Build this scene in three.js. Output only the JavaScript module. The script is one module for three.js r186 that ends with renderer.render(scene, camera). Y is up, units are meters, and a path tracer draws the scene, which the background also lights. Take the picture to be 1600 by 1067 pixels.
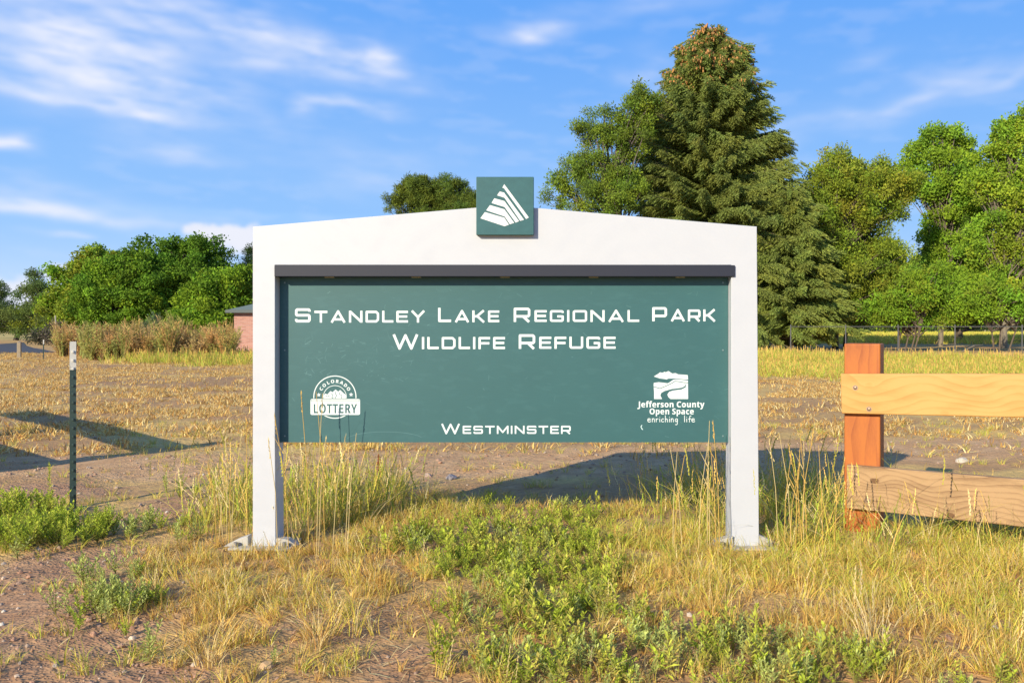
import * as THREE from 'three';
import { mergeGeometries } from 'three/addons/utils/BufferGeometryUtils.js';
import { RoundedBoxGeometry } from 'three/addons/geometries/RoundedBoxGeometry.js';
import { createNoise2D, createNoise3D } from 'simplex-noise';

// ------------------------------------------------------------------ camera, sky, sun, exposure
const scene = new THREE.Scene();
const renderer = new THREE.WebGLRenderer({ antialias: true });
renderer.toneMapping = THREE.LinearToneMapping;
renderer.toneMappingExposure = 1.24;
renderer.shadowMap.enabled = true;

const F = 1305, CX = 860, CY = 510, EYE = 1.2;            // focal length and lens centre, in photograph pixels; eye height in metres
const camera = new THREE.PerspectiveCamera(2 * Math.atan(557 / F) * 180 / Math.PI, 1720 / 1114, 0.1, 1500);
camera.setViewOffset(1720, 1114, 0, 47, 1600, 1067);
camera.position.set(0, EYE, 0);
camera.lookAt(0, EYE, -10);

const SUN = new THREE.Vector3(-1.29, 1, 1.89).normalize();
const sun = new THREE.DirectionalLight(new THREE.Color(1, 0.89, 0.68), 5.0);
sun.position.copy(SUN).multiplyScalar(60).add(new THREE.Vector3(0, 0, -20));
sun.target.position.set(0, 0, -20);
sun.castShadow = true;
sun.shadow.mapSize.set(4096, 4096);
Object.assign(sun.shadow.camera, { left: -60, right: 60, top: 60, bottom: -60, near: 1, far: 200 });
scene.add(sun, sun.target);

// ------------------------------------------------------------------ helpers
function rngOf(seed) { let s = seed | 0; return () => { s = (s + 0x6d2b79f5) | 0; let t = Math.imul(s ^ (s >>> 15), 1 | s); t = (t + Math.imul(t ^ (t >>> 7), 61 | t)) ^ t; return ((t ^ (t >>> 14)) >>> 0) / 4294967296; }; }
const n2 = createNoise2D(rngOf(11)), n3 = createNoise3D(rngOf(12));
const clamp = (x, a = 0, b = 1) => Math.min(b, Math.max(a, x));
const sstep = (a, b, x) => { const t = clamp((x - a) / (b - a)); return t * t * (3 - 2 * t); };
const mix = (a, b, t) => a + (b - a) * t;
const mix3 = (a, b, t) => [mix(a[0], b[0], t), mix(a[1], b[1], t), mix(a[2], b[2], t)];
const fbm2 = (x, y, o = 4) => { let s = 0, a = 0.5; for (let i = 0; i < o; i++, a *= 0.5, x *= 2.03, y *= 2.03) s += a * n2(x + i * 17.3, y - i * 9.1); return s; };
const fbm3 = (x, y, z, o = 4) => { let s = 0, a = 0.5; for (let i = 0; i < o; i++, a *= 0.5, x *= 2.03, y *= 2.03, z *= 2.03) s += a * n3(x + i * 7.3, y - i * 9.1, z); return s; };
const at = (px, py, d) => new THREE.Vector3((px - CX) / F * d, EYE + (CY - py) / F * d, -d);
const onGround = (px, py) => at(px, py, EYE * F / (py - CY));

// ------------------------------------------------------------------ the sky: clear blue air with thin cirrus
{
  const W = 2048, H = 1024, data = new Float32Array(W * H * 4), D = 180 / Math.PI;
  const dirOf = (px, py) => { const x = (px - CX) / F, y = (CY - py) / F; return [Math.atan(x) * D, Math.atan(y / Math.hypot(1, x)) * D]; };
  // streaks of cirrus: [px, py, half length, half width (degrees), tilt (degrees, + rises to the right), strength]
  const streaks = [[120, 95, 9, 3.4, -12, 0.75], [210, 125, 7, 2.2, -16, 0.6], [60, 150, 6, 0.7, -9, 0.65], [190, 168, 6, 1.0, -7, 0.75], [250, 150, 3.5, 1.2, 4, 0.5], [300, 190, 6, 1.2, -4, 0.25],
    [330, 45, 7, 1.6, -20, 0.62], [480, 88, 6, 1.4, -10, 0.62], [585, 98, 3.2, 0.9, 9, 0.75], [240, 20, 6, 1.6, -16, 0.5], [872, 51, 2.4, 0.55, 0, 0.7], [545, 172, 3.0, 0.5, 2, 0.5], [300, 245, 3.5, 0.5, 1, 0.35], [80, 325, 6, 0.7, -5, 0.7],
    [10, 230, 1.4, 0.4, -4, 0.85], [75, 368, 0.9, 0.2, 0, 0.6], [1450, 150, 9, 0.55, 14, 0.38], [1560, 118, 4, 0.5, 12, 0.45], [1380, 185, 6, 0.9, 12, 0.25], [1040, 122, 2.2, 1.0, -6, 0.32], [620, 280, 9, 1.6, -8, 0.22], [1000, 10, 5, 0.9, 4, 0.25], [1380, 105, 3, 0.5, 8, 0.2]]
    .map(([px, py, a, b, t, s]) => [...dirOf(px, py), a, b, t / D, s]);
  // low heaped clouds near the horizon
  const heaps = [[350, 372, 2.3, 0.95, 1], [388, 380, 1.6, 1.1, 1], [312, 360, 1.2, 0.5, 0.9], [12, 470, 2.0, 1.5, 0.85], [100, 430, 1.2, 0.7, 0.8], [560, 450, 4, 1.6, 0.8], [1700, 420, 4, 1.8, 0.8], [-300, 440, 5, 1.7, 0.8]].map(([px, py, a, b, s]) => [...dirOf(px, py), a, b, s]);
  for (let row = 0; row < H; row++) {
    const el = ((row + 0.5) / H - 0.5) * Math.PI;
    for (let col = 0; col < W; col++) {
      const rd = ((col + 0.5) / W - 0.5) * 2 * Math.PI, o = (row * W + col) * 4, ce = Math.cos(el), x = Math.cos(rd) * ce, y = Math.sin(el), z = Math.sin(rd) * ce;
      let c = [0.30, 0.27, 0.24];
      if (el >= 0) {
        const h = y, c0 = [0.49, 0.63, 0.82], c1 = [0.26, 0.475, 0.81], c2 = [0.105, 0.315, 0.77], c3 = [0.03, 0.115, 0.38];
        c = h < 0.13 ? mix3(c0, c1, sstep(0, 0.13, h)) : h < 0.42 ? mix3(c1, c2, sstep(0.05, 0.42, h)) : mix3(c2, c3, sstep(0.38, 1, h));
        const sd = clamp(x * SUN.x + y * SUN.y + z * SUN.z), glow = 0.28 * Math.pow(sd, 10);
        c = [c[0] + glow, c[1] + glow * 0.95, c[2] + glow * 0.8];
        // clouds
        const az = Math.atan2(x, -z) * D, e = el * D, wx = fbm3(x * 5, y * 12, z * 5, 3) * 5, wy = fbm3(x * 6 + 9, y * 14, z * 6, 3) * 1.5, fine = fbm3(x * 9 + y * 12, y * 42, z * 9, 4) + 0.35 * fbm3(x * 26 + y * 30, y * 120, z * 26, 3);
        let cl = 0;
        for (const [a0, e0, ha, hb, t, s] of streaks) {
          const dx = az + wx - a0, dy = e + wy * 0.7 - e0;
          if (Math.abs(dx) > ha * 3) continue;
          const u = (dx * Math.cos(t) + dy * Math.sin(t)) / ha, v = (-dx * Math.sin(t) + dy * Math.cos(t)) / hb;
          cl = Math.max(cl, s * Math.exp(-u * u * 1.2 - (v < 0 ? v * v * 1.6 : v * v * 0.55)));
        }
        cl *= clamp(0.88 + 0.85 * fine, 0.2, 1.3);
        const away = sstep(32, 60, Math.abs(az)) + sstep(30, 45, e);      // thin cirrus goes on round the rest of the sky
        if (away > 0) cl = Math.max(cl, clamp(away) * 0.25 * sstep(0.12, 0.5, fbm3(x * 2.2 + 3, y * 6, z * 2.2, 4) + 0.25 * fine) * sstep(0, 0.12, y));
        cl = Math.max(cl, 0.10 * sstep(-0.1, 0.5, fine) * sstep(0.02, 0.1, y));
        let hp = 0;
        for (const [a0, e0, ha, hb, s] of heaps) {
          const dx = az - a0, dy = e - e0;
          if (Math.abs(dx) > ha * 2) continue;
          const rr = Math.hypot(dx / ha, dy / hb) + 0.55 * fbm3(x * 30, y * 40, z * 30, 4);
          hp = Math.max(hp, s * sstep(1.05, 0.7, rr) * sstep(-1.3, -0.2, dy / hb));
        }
        c = mix3(c, [0.71, 0.73, 0.82], clamp(cl));
        c = mix3(c, [0.73, 0.73, 0.79], hp * 0.9);
      }
      data[o] = c[0]; data[o + 1] = c[1]; data[o + 2] = c[2]; data[o + 3] = 1;
    }
  }
  const t = new THREE.DataTexture(data, W, H, THREE.RGBAFormat, THREE.FloatType);
  t.mapping = THREE.EquirectangularReflectionMapping; t.magFilter = THREE.LinearFilter; t.needsUpdate = true;
  scene.background = t; scene.environment = t;
}

// ------------------------------------------------------------------ things, parts, materials
const taken = new Map();
function numbered(name) { const n = taken.get(name) || 0; taken.set(name, n + 1); return n ? name + '_' + String(n).padStart(3, '0') : name; }
function shade(o) { o.castShadow = true; o.receiveShadow = true; return o; }
function tag(o, label, category, group, kind) { if (label) o.userData.label = label; if (category) o.userData.category = category; if (group) o.userData.group = group; if (kind) o.userData.kind = kind; return o; }
function thing(name, label, category, pos = [0, 0, 0], turn = 0, group) { const o = new THREE.Group(); o.name = numbered(name); o.position.set(...pos); o.rotation.y = turn; scene.add(o); return tag(o, label, category, group); }
function part(name, geo, mat, parent) { const m = shade(new THREE.Mesh(geo, mat)); m.name = name; parent.add(m); return m; }
function top(name, geo, mat) { const m = shade(new THREE.Mesh(geo, mat)); m.name = numbered(name); scene.add(m); return m; }
const rgb = (r, g, b) => new THREE.Color().setRGB(r, g, b);
const std = (c, roughness = 0.8, more = {}) => new THREE.MeshStandardMaterial({ color: Array.isArray(c) ? rgb(...c) : c, roughness, side: THREE.DoubleSide, ...more });
const leafMat = (c, transmission = 0.35, more = {}) => new THREE.MeshPhysicalMaterial({ color: rgb(...c), roughness: 1, transmission, thickness: 0, specularIntensity: 0.3, side: THREE.DoubleSide, ...more });
function dataTex(w, h, fn, srgb) {
  const a = new Uint8Array(w * h * 4);
  for (let y = 0; y < h; y++) for (let x = 0; x < w; x++) { const c = fn(x / w, y / h), o = (y * w + x) * 4; for (let k = 0; k < 3; k++) a[o + k] = clamp(c[k]) * 255; a[o + 3] = 255; }
  const t = new THREE.DataTexture(a, w, h); t.magFilter = THREE.LinearFilter; t.minFilter = THREE.LinearMipmapLinearFilter; t.generateMipmaps = true; t.wrapS = t.wrapT = THREE.RepeatWrapping;
  if (srgb) t.colorSpace = THREE.SRGBColorSpace; t.needsUpdate = true; return t;
}
// noise that repeats over the unit square
const tor = (u, v, k, seed) => { const a = u * 2 * Math.PI, b = v * 2 * Math.PI, r = k / (2 * Math.PI); return n3(Math.cos(a) * r + seed, Math.sin(a) * r + Math.cos(b) * r * 1.3, Math.sin(b) * r * 1.3 - seed); };

class Soup {                                        // triangles with a colour each
  constructor() { this.p = []; this.c = []; }
  tri(a, b, c, col) { this.p.push(...a, ...b, ...c); if (col) for (let i = 0; i < 3; i++) this.c.push(...col); return this; }
  quad(a, b, c, d, col) { return this.tri(a, b, c, col).tri(a, c, d, col); }
  geo() { const g = new THREE.BufferGeometry(); g.setAttribute('position', new THREE.Float32BufferAttribute(this.p, 3)); if (this.c.length) g.setAttribute('color', new THREE.Float32BufferAttribute(this.c, 3)); g.computeVertexNormals(); return g; }
}
const add3 = (a, b, s = 1) => [a[0] + b[0] * s, a[1] + b[1] * s, a[2] + b[2] * s];
const norm3 = (a) => { const l = Math.hypot(...a) || 1; return [a[0] / l, a[1] / l, a[2] / l]; };
const cross3 = (a, b) => [a[1] * b[2] - a[2] * b[1], a[2] * b[0] - a[0] * b[2], a[0] * b[1] - a[1] * b[0]];
const rdir = (r) => { const y = r() * 2 - 1, a = r() * 6.2832, s = Math.sqrt(1 - y * y); return [Math.cos(a) * s, y, Math.sin(a) * s]; };
function limb(points, r0, r1, sides = 6, soup = new Soup(), col) {      // a tapered bent stick
  const rings = points.map((p, i) => {
    const d = norm3(i < points.length - 1 ? add3(points[i + 1], p, -1) : add3(p, points[i - 1], -1)), s = norm3(cross3(d, Math.abs(d[1]) > 0.9 ? [1, 0, 0] : [0, 1, 0])), t = cross3(d, s), r = mix(r0, r1, i / (points.length - 1));
    return Array.from({ length: sides }, (_, k) => { const a = k / sides * 6.2832; return add3(add3(p, s, Math.cos(a) * r), t, Math.sin(a) * r); });
  });
  for (let i = 0; i + 1 < rings.length; i++) for (let k = 0; k < sides; k++) { const m = (k + 1) % sides; soup.quad(rings[i][k], rings[i][m], rings[i + 1][m], rings[i + 1][k], col); }
  return soup;
}
class Copies {                                      // places of an InstancedMesh
  constructor() { this.m = []; this.c = []; this.o = new THREE.Object3D(); }
  put(x, y, z, rx, ry, rz, sx, sy, sz, col) { const o = this.o; o.position.set(x, y, z); o.rotation.set(rx, ry, rz, 'YXZ'); o.scale.set(sx, sy, sz); o.updateMatrix(); this.m.push(...o.matrix.elements); this.c.push(...col); }
  get n() { return this.m.length / 16; }
  build(name, geo, mat, parent) {
    const im = new THREE.InstancedMesh(geo, mat, this.n);
    im.instanceMatrix.array.set(this.m); im.instanceColor = new THREE.InstancedBufferAttribute(new Float32Array(this.c), 3);
    im.name = parent ? name : numbered(name); im.userData.kind = 'stuff'; (parent || scene).add(im); return shade(im);
  }
}

// ------------------------------------------------------------------ ground
const blobs = (list) => { // ellipses on the ground, given where they show in the photograph -> weight at (x, z)
  const e = list.map(([px, py, rx, ry, s = 1]) => { const c = onGround(px, py), d = -c.z, n = EYE * F / (py + ry - CY), f = EYE * F / (py - ry - CY); return [c.x, -(n + f) / 2, rx / F * d, Math.abs(f - n) / 2, s]; });
  return (x, z) => { let w = 0; const j = 0.35 * fbm2(x * 2.3, z * 2.3, 3); for (const [cx, cz, ax, az, s] of e) { const q = Math.hypot((x - cx) / ax, (z - cz) / az) + j; if (q < 1.15) w = Math.max(w, s * sstep(1.15, 0.75, q)); } return w; };
};
const near = (x, z) => sstep(26, 12, Math.hypot(x, z));
function groundY(x, z) { const k = near(x, z); return k <= 0 ? 0 : k * (0.022 * fbm2(x * 0.7, z * 0.7, 3) + 0.012 * fbm2(x * 3.1, z * 3.1, 2)) ; }
const bareLeft = blobs([[60, 1000, 190, 110], [0, 940, 130, 60], [200, 1060, 160, 40], [110, 880, 130, 30], [330, 790, 140, 26], [60, 770, 160, 14]]);
const track = blobs([[180, 728, 330, 20], [420, 735, 260, 24], [750, 727, 380, 26], [1050, 720, 330, 24], [1300, 708, 330, 18], [1560, 700, 260, 18], [-150, 738, 200, 16], [1850, 690, 300, 16]]);
const bareSpots = blobs([[540, 980, 110, 34, 0.8], [620, 1040, 90, 30, 0.9], [470, 1050, 90, 20, 0.7], [780, 1000, 60, 16, 0.5], [960, 1040, 80, 20, 0.5]]);
const brownFar = blobs([[330, 597, 200, 9, 0.75], [110, 575, 100, 5, 0.7], [1300, 655, 160, 8, 0.5], [60, 660, 120, 10, 0.4], [310, 575, 120, 4, 0.35]]);
const lushFar = blobs([[1300, 577, 220, 17], [1560, 580, 260, 18], [1240, 565, 120, 10], [310, 563, 110, 6], [390, 565, 60, 8]]);
const soilStrip = blobs([[1500, 532, 420, 7]]);
{
  const N = 380, pos = [], uv = [], idx = [], col = [];
  const ax = (t) => Math.sinh(t * 5.6) / Math.sinh(5.6);
  for (let j = 0; j <= N; j++) for (let i = 0; i <= N; i++) {
    const x = ax(i / N * 2 - 1) * 450, z = -4.6 - ax(j / N * 2 - 1) * 450;
    pos.push(x, groundY(x, z), z); uv.push(x / 2.7, z / 2.7);
    const nz = fbm2(x * 0.55, z * 0.55, 4), nf = fbm2(x * 4, z * 4, 3);
    let c = mix3([0.72, 0.48, 0.16], [0.54, 0.33, 0.13], sstep(-0.2, 0.35, nz + nf * 0.5));              // dry stubble over soil
    c = mix3(c, [0.49, 0.275, 0.12], sstep(-0.1, 0.2, fbm2(x * 0.3 + 4, z * 0.5, 4)) * 0.9);
    c = mix3(c, [0.56, 0.45, 0.10], lushFar(x, z));
    c = mix3(c, [0.42, 0.235, 0.11], brownFar(x, z));
    c = mix3(c, mix3([0.58, 0.335, 0.155], [0.70, 0.435, 0.215], sstep(-0.2, 0.3, nf)), track(x, z));
    c = mix3(c, mix3([0.42, 0.225, 0.115], [0.54, 0.31, 0.16], sstep(-0.25, 0.3, nf)), Math.max(bareLeft(x, z), bareSpots(x, z)));
    c = mix3(c, [0.45, 0.27, 0.13], soilStrip(x, z));
    if (z < -74 - 5 * nz) c = [0.62, 0.46, 0.14];                                                          // the yellow hay field beyond the pipe fence
    col.push(...c);
  }
  for (let j = 0; j < N; j++) for (let i = 0; i < N; i++) { const a = j * (N + 1) + i, b = a + 1, c = a + N + 1, d = c + 1; idx.push(a, b, d, a, d, c); }
  const g = new THREE.BufferGeometry();
  g.setAttribute('position', new THREE.Float32BufferAttribute(pos, 3)); g.setAttribute('uv', new THREE.Float32BufferAttribute(uv, 2)); g.setAttribute('color', new THREE.Float32BufferAttribute(col, 3)); g.setIndex(idx); g.computeVertexNormals();
  const grain = (u, v) => 0.5 * tor(u, v, 40, 1) + 0.3 * tor(u, v, 110, 5) + 0.35 * tor(u, v, 15, 9);
  const detail = dataTex(1024, 1024, (u, v) => { const g1 = grain(u, v), p = sstep(0.55, 0.8, tor(u, v, 160, 21)), q = sstep(0.6, 0.8, tor(u, v, 90, 33)); const k = 0.86 + 0.16 * g1; return [k + 0.14 * p - 0.25 * q, k * 0.99 + 0.14 * p - 0.25 * q, k * 0.97 + 0.16 * p - 0.22 * q]; }, false);
  const bump = dataTex(1024, 1024, (u, v) => { const k = 0.5 + 0.35 * grain(u, v) + 0.25 * sstep(0.5, 0.8, tor(u, v, 160, 21)); return [k, k, k]; });
  tag(top('ground', g, new THREE.MeshStandardMaterial({ vertexColors: true, map: detail, bumpMap: bump, bumpScale: 0.02, roughness: 1, side: THREE.DoubleSide })), 'bare reddish soil and dry mown field around the sign', 'ground', null, 'structure');
}
// the road far to the left
{
  const pts = [[0, 537.6], [36, 535], [40, 540], [52, 544], [68, 546.5], [84, 550], [60, 551.8], [0, 552.6]].map(([x, y]) => onGround(x, y));
  const s = new THREE.Shape([new THREE.Vector2(-75, -52), ...pts.slice(0).map((p) => new THREE.Vector2(p.x, p.z)), new THREE.Vector2(-75, -33)]);
  const g = new THREE.ShapeGeometry(s); g.rotateX(Math.PI / 2); g.translate(0, 0.012, 0);
  const tex = dataTex(256, 256, (u, v) => { const k = 0.8 + 0.15 * tor(u, v, 30, 3) + 0.1 * tor(u, v, 90, 4); return [k, k, k]; });
  tag(top('road', g, std([0.075, 0.075, 0.085], 0.85, { map: tex })), 'grey asphalt road bending past the trees', 'road', null, 'structure');
}

// ------------------------------------------------------------------ the sign
const SZ = -4.5;
{
  const sx = -0.246, sign = thing('park_sign', 'large white framed park sign with teal lettered panel between two posts', 'sign', [sx, 0, SZ]);
  const white = std([0.53, 0.545, 0.59], 0.55, { roughnessMap: dataTex(256, 256, (u, v) => { const k = 0.8 + 0.2 * tor(u, v, 9, 2); return [k, k, k]; }),
    map: dataTex(512, 512, (u, v) => { const k = 0.975 + 0.008 * tor(u, v, 5, 4) + 0.012 * tor(u, v, 70, 6); return [k, k, k * 0.985]; }) });
  const L = -1.36, R = 1.36, li = -1.24, ri = 1.222, eave = 1.738, peak = 1.853, top0 = 1.531;
  const s = new THREE.Shape([[L, -0.03], [li + 0.004, -0.03], [li, 0.6], [li, top0], [ri, top0], [ri, 0.6], [ri - 0.002, -0.03], [R + 0.012, -0.03], [R, eave], [0, peak], [L, eave]].map(([x, y]) => new THREE.Vector2(x, y)));
  const g = new THREE.ExtrudeGeometry(s, { depth: 0.134, bevelEnabled: true, bevelThickness: 0.003, bevelSize: 0.003, bevelOffset: -0.003, bevelSegments: 2 }); g.translate(0, 0, -0.137);
  part('frame', g, white, sign);
  const teal = [0.037, 0.116, 0.121];
  // panel, printed with its lettering; drawn in the pixels of the photograph, which the panel faces squarely
  const pw = ri - li - 0.004, pTop = top0 - 0.004, pBot = 0.565, ph = pTop - pBot, pcx = (li + ri) / 2, pz = -0.075, sc = F / (4.5 + 0.075);
  const cw = 2048, ch = Math.round(2048 * ph / pw), cv = document.createElement('canvas'); cv.width = cw; cv.height = ch;
  const ctx = cv.getContext('2d'), x0 = CX + (sx + pcx - pw / 2) * sc, y0 = CY - (pTop - EYE) * sc, k = cw / (pw * sc);
  const tealCss = '#' + rgb(...teal).getHexString(), ink = '#e3e7e6';
  ctx.fillStyle = tealCss; ctx.fillRect(0, 0, cw, ch);
  { // weathered paint: faint scuffs and chalking, brushed sideways
    const im = ctx.getImageData(0, 0, cw, ch), a = im.data;
    for (let y = 0; y < ch; y++) for (let x = 0; x < cw; x++) { const f = 1 + 0.02 * fbm2(x / 420, y / 300, 3) + 0.02 * fbm2(x / 90, y / 7, 3) + 0.03 * fbm2(x / 6, y / 5, 2), o = (y * cw + x) * 4; const ck = 3 * sstep(0.1, 0.5, fbm2(x / 160 + 7, y / 60, 4)); a[o] = a[o] * f + ck; a[o + 1] = a[o + 1] * f + ck; a[o + 2] = a[o + 2] * f + ck; }
    ctx.putImageData(im, 0, 0);
    const r = rngOf(5);
    for (let i = 0; i < 150; i++) { const nearL = r() < 0.55, x = (nearL ? 0.05 + r() * 0.25 : r()) * cw, y = (nearL ? 0.4 + r() * 0.25 : r()) * ch, l = 6 + r() * 34, an = r() * 6.28; ctx.strokeStyle = `rgba(170,205,205,${0.1 + 0.22 * r()})`; ctx.lineWidth = 1 + r() * 1.2; ctx.beginPath(); ctx.moveTo(x, y); ctx.lineTo(x + Math.cos(an) * l, y + Math.sin(an) * l * 0.7); ctx.stroke(); }
    ctx.strokeStyle = 'rgba(165,195,200,0.35)'; ctx.lineWidth = 1.5; ctx.beginPath(); ctx.ellipse(0.235 * cw, 0.985 * ch, 0.085 * cw, 0.045 * ch, 0, Math.PI * 1.05, Math.PI * 1.9); ctx.stroke();
  }
  ctx.setTransform(k, 0, 0, k, -x0 * k, -y0 * k);
  // a wide square-shouldered capital alphabet drawn with strokes: [width, strokes]
  const a = 0.1, T = 1 - a, box = (w) => [[[w - a, a + 0.07], [w - a, T - 0.07], [w - a - 0.07, T], [a + 0.07, T], [a, T - 0.07], [a, a + 0.07], [a + 0.07, a], [w - a - 0.07, a], [w - a, a + 0.07], [w - a, 0.5]]];
  const glyph = {
    S: [1.08, [[[0.98, 0.76], [0.98, T - 0.05], [0.93, T], [a + 0.06, T], [a, T - 0.06], [a, 0.57], [a + 0.05, 0.51], [0.93, 0.51], [0.98, 0.45], [0.98, a + 0.06], [0.92, a], [a + 0.05, a], [a, a + 0.05], [a, 0.25]]]],
    T: [1.06, [[[0, T], [1.06, T]], [[0.53, T], [0.53, 0]]]], A: [1.28, [[[0.11, 0], [0.64, 0.95], [1.17, 0]], [[0.3, 0.27], [0.98, 0.27]]]],
    N: [1.12, [[[a, 0], [a, 1]], [[a + 0.02, 0.93], [1.0, 0.07]], [[1.02, 0], [1.02, 1]]]], D: [1.12, [[[a, a], [a, T], [0.87, T], [1.02, T - 0.15], [1.02, a + 0.15], [0.87, a], [a, a], [a, 0.5]]]],
    L: [0.92, [[[a, 1], [a, a], [0.92, a]]]], E: [0.96, [[[0.96, T], [a, T], [a, a], [0.96, a]], [[a, 0.51], [0.9, 0.51]]]], Y: [1.16, [[[0.08, 1], [0.58, 0.46], [1.08, 1]], [[0.58, 0.5], [0.58, 0]]]],
    K: [1.1, [[[a, 0], [a, 1]], [[0.98, 1], [0.42, 0.52], [1.0, 0]], [[a, 0.5], [0.46, 0.5]]]], R: [1.1, [[[a, 0], [a, T], [0.93, T], [1, T - 0.07], [1, 0.46], [0.93, 0.39], [a, 0.39]], [[0.6, 0.4], [1.0, 0]]]],
    G: [1.1, [[[1, 0.76], [1, T - 0.05], [0.95, T], [a + 0.06, T], [a, T - 0.06], [a, a + 0.06], [a + 0.06, a], [0.94, a], [1, a + 0.06], [1, 0.47], [0.58, 0.47]]]], I: [0.2, [[[a, 0], [a, 1]]]], O: [1.14, box(1.14)],
    P: [1.08, [[[a, 0], [a, T], [0.91, T], [0.98, T - 0.07], [0.98, 0.44], [0.91, 0.37], [a, 0.37]]]], W: [1.7, [[[0.08, 1], [0.46, 0.05], [0.85, 0.93], [1.24, 0.05], [1.62, 1]]]], F: [0.94, [[[0.94, T], [a, T], [a, 0]], [[a, 0.48], [0.88, 0.48]]]],
    U: [1.1, [[[a, 1], [a, a + 0.07], [a + 0.07, a], [0.93, a], [1, a + 0.07], [1, 1]]]], M: [1.32, [[[a, 0], [a, 1]], [[a, 0.93], [0.66, 0.2], [1.22, 0.93]], [[1.22, 0], [1.22, 1]]]],
  };
  const word = (text, xa, xb, base, capH, small) => {
    const sizes = [...text].map((c, i) => (i ? small / capH : 1)), gap = 0.23, total = [...text].reduce((w, c, i) => w + (glyph[c][0] + (i < text.length - 1 ? gap : 0)) * sizes[i], 0), fx = (xb - xa) / total;
    let x = xa; ctx.strokeStyle = ink; ctx.lineJoin = 'round'; ctx.lineCap = 'butt';
    [...text].forEach((c, i) => {
      const h = sizes[i] * capH, w = sizes[i] * fx; ctx.lineWidth = 0.175 * h * (i ? 1.1 : 1);
      for (const st of glyph[c][1]) { ctx.beginPath(); st.forEach(([gx, gy], n) => ctx[n ? 'lineTo' : 'moveTo'](x + gx * w, base - gy * h)); ctx.stroke(); }
      x += (glyph[c][0] + gap) * w;
    });
  };
  word('STANDLEY', 460, 664, 504, 22.5, 18.5); word('LAKE', 684, 780, 503.5, 22.5, 18.5); word('REGIONAL', 802, 999, 503, 22.5, 18.5); word('PARK', 1019, 1119, 502, 22.5, 18.5);
  word('WILDLIFE', 613, 789, 545.5, 23, 19); word('REFUGE', 810, 962, 545, 23, 19); word('WESTMINSTER', 689, 892, 678, 15.8, 12.8);
  const poly = (pts, fill) => { ctx.fillStyle = fill; ctx.beginPath(); pts.forEach(([x, y], n) => ctx[n ? 'lineTo' : 'moveTo'](x, y)); ctx.closePath(); ctx.fill(); };
  const fitText = (text, xa, xb, base, font) => { ctx.font = font; ctx.fillStyle = ink; ctx.textAlign = 'left'; const w = ctx.measureText(text).width; ctx.save(); ctx.translate(xa, base); ctx.scale((xb - xa) / w, 1); ctx.fillText(text, 0, 0); ctx.restore(); };
  { // round emblem with a lettered band
    const cx = 522.8, cy = 620.5; ctx.strokeStyle = ink; ctx.lineWidth = 1.5; ctx.beginPath(); ctx.arc(cx, cy, 33, 0, 6.2832); ctx.stroke();
    ctx.lineWidth = 0.9; ctx.beginPath(); ctx.arc(cx, cy, 18, 0, 6.2832); ctx.stroke();
    ctx.font = 'bold 7.2px sans-serif'; ctx.fillStyle = ink; ctx.textAlign = 'center';
    [...'COLORADO'].forEach((c, i) => { const an = (-59 + i * 118 / 7) * Math.PI / 180; ctx.save(); ctx.translate(cx + Math.sin(an) * 22.6, cy - Math.cos(an) * 22.6); ctx.rotate(an); ctx.scale(1.12, 1); ctx.fillText(c, 0, 0); ctx.restore(); });
    for (const [x, y] of [[497.6, 617], [548.2, 616.6]]) poly(Array.from({ length: 10 }, (_, i) => { const r = i % 2 ? 1.5 : 3.7, an = i * Math.PI / 5; return [x + Math.sin(an) * r, y - Math.cos(an) * r]; }), ink);
    ctx.save(); ctx.beginPath(); ctx.arc(cx, cy, 17.3, 0, 6.2832); ctx.clip();
    poly([[504, 626], [504.5, 618.5], [508, 615], [511, 616.5], [516, 611], [519, 613], [524, 608.6], [528, 612], [531, 609.3], [536, 614], [541.5, 618.5], [542, 626]], ink);
    ctx.strokeStyle = tealCss; ctx.lineWidth = 0.9; for (const st of [[[508, 619], [512, 618], [515, 620]], [[516, 614], [520, 617], [518, 621], [521, 623]], [[525, 611], [523, 615], [526, 618], [523, 622]], [[531, 612], [530, 616], [534, 618], [533, 622]]]) { ctx.beginPath(); st.forEach(([x, y], n) => ctx[n ? 'lineTo' : 'moveTo'](x, y)); ctx.stroke(); }
    ctx.restore();
    ctx.fillStyle = tealCss; ctx.fillRect(483.6, 622.4, 79.4, 27); ctx.fillStyle = ink; ctx.beginPath(); ctx.roundRect(484.6, 623.4, 77.6, 24.9, 2.4); ctx.fill();
    ctx.strokeStyle = tealCss; ctx.lineWidth = 0.5; ctx.strokeRect(486, 624.8, 74.8, 2.2);
    ctx.save(); ctx.font = 'bold 21px sans-serif'; ctx.fillStyle = tealCss; ctx.textAlign = 'left'; const w = ctx.measureText('LOTTERY').width; ctx.translate(488.2, 645.3); ctx.scale(69.5 / w, 0.97); ctx.fillText('LOTTERY', 0, 0); ctx.restore();
  }
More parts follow.
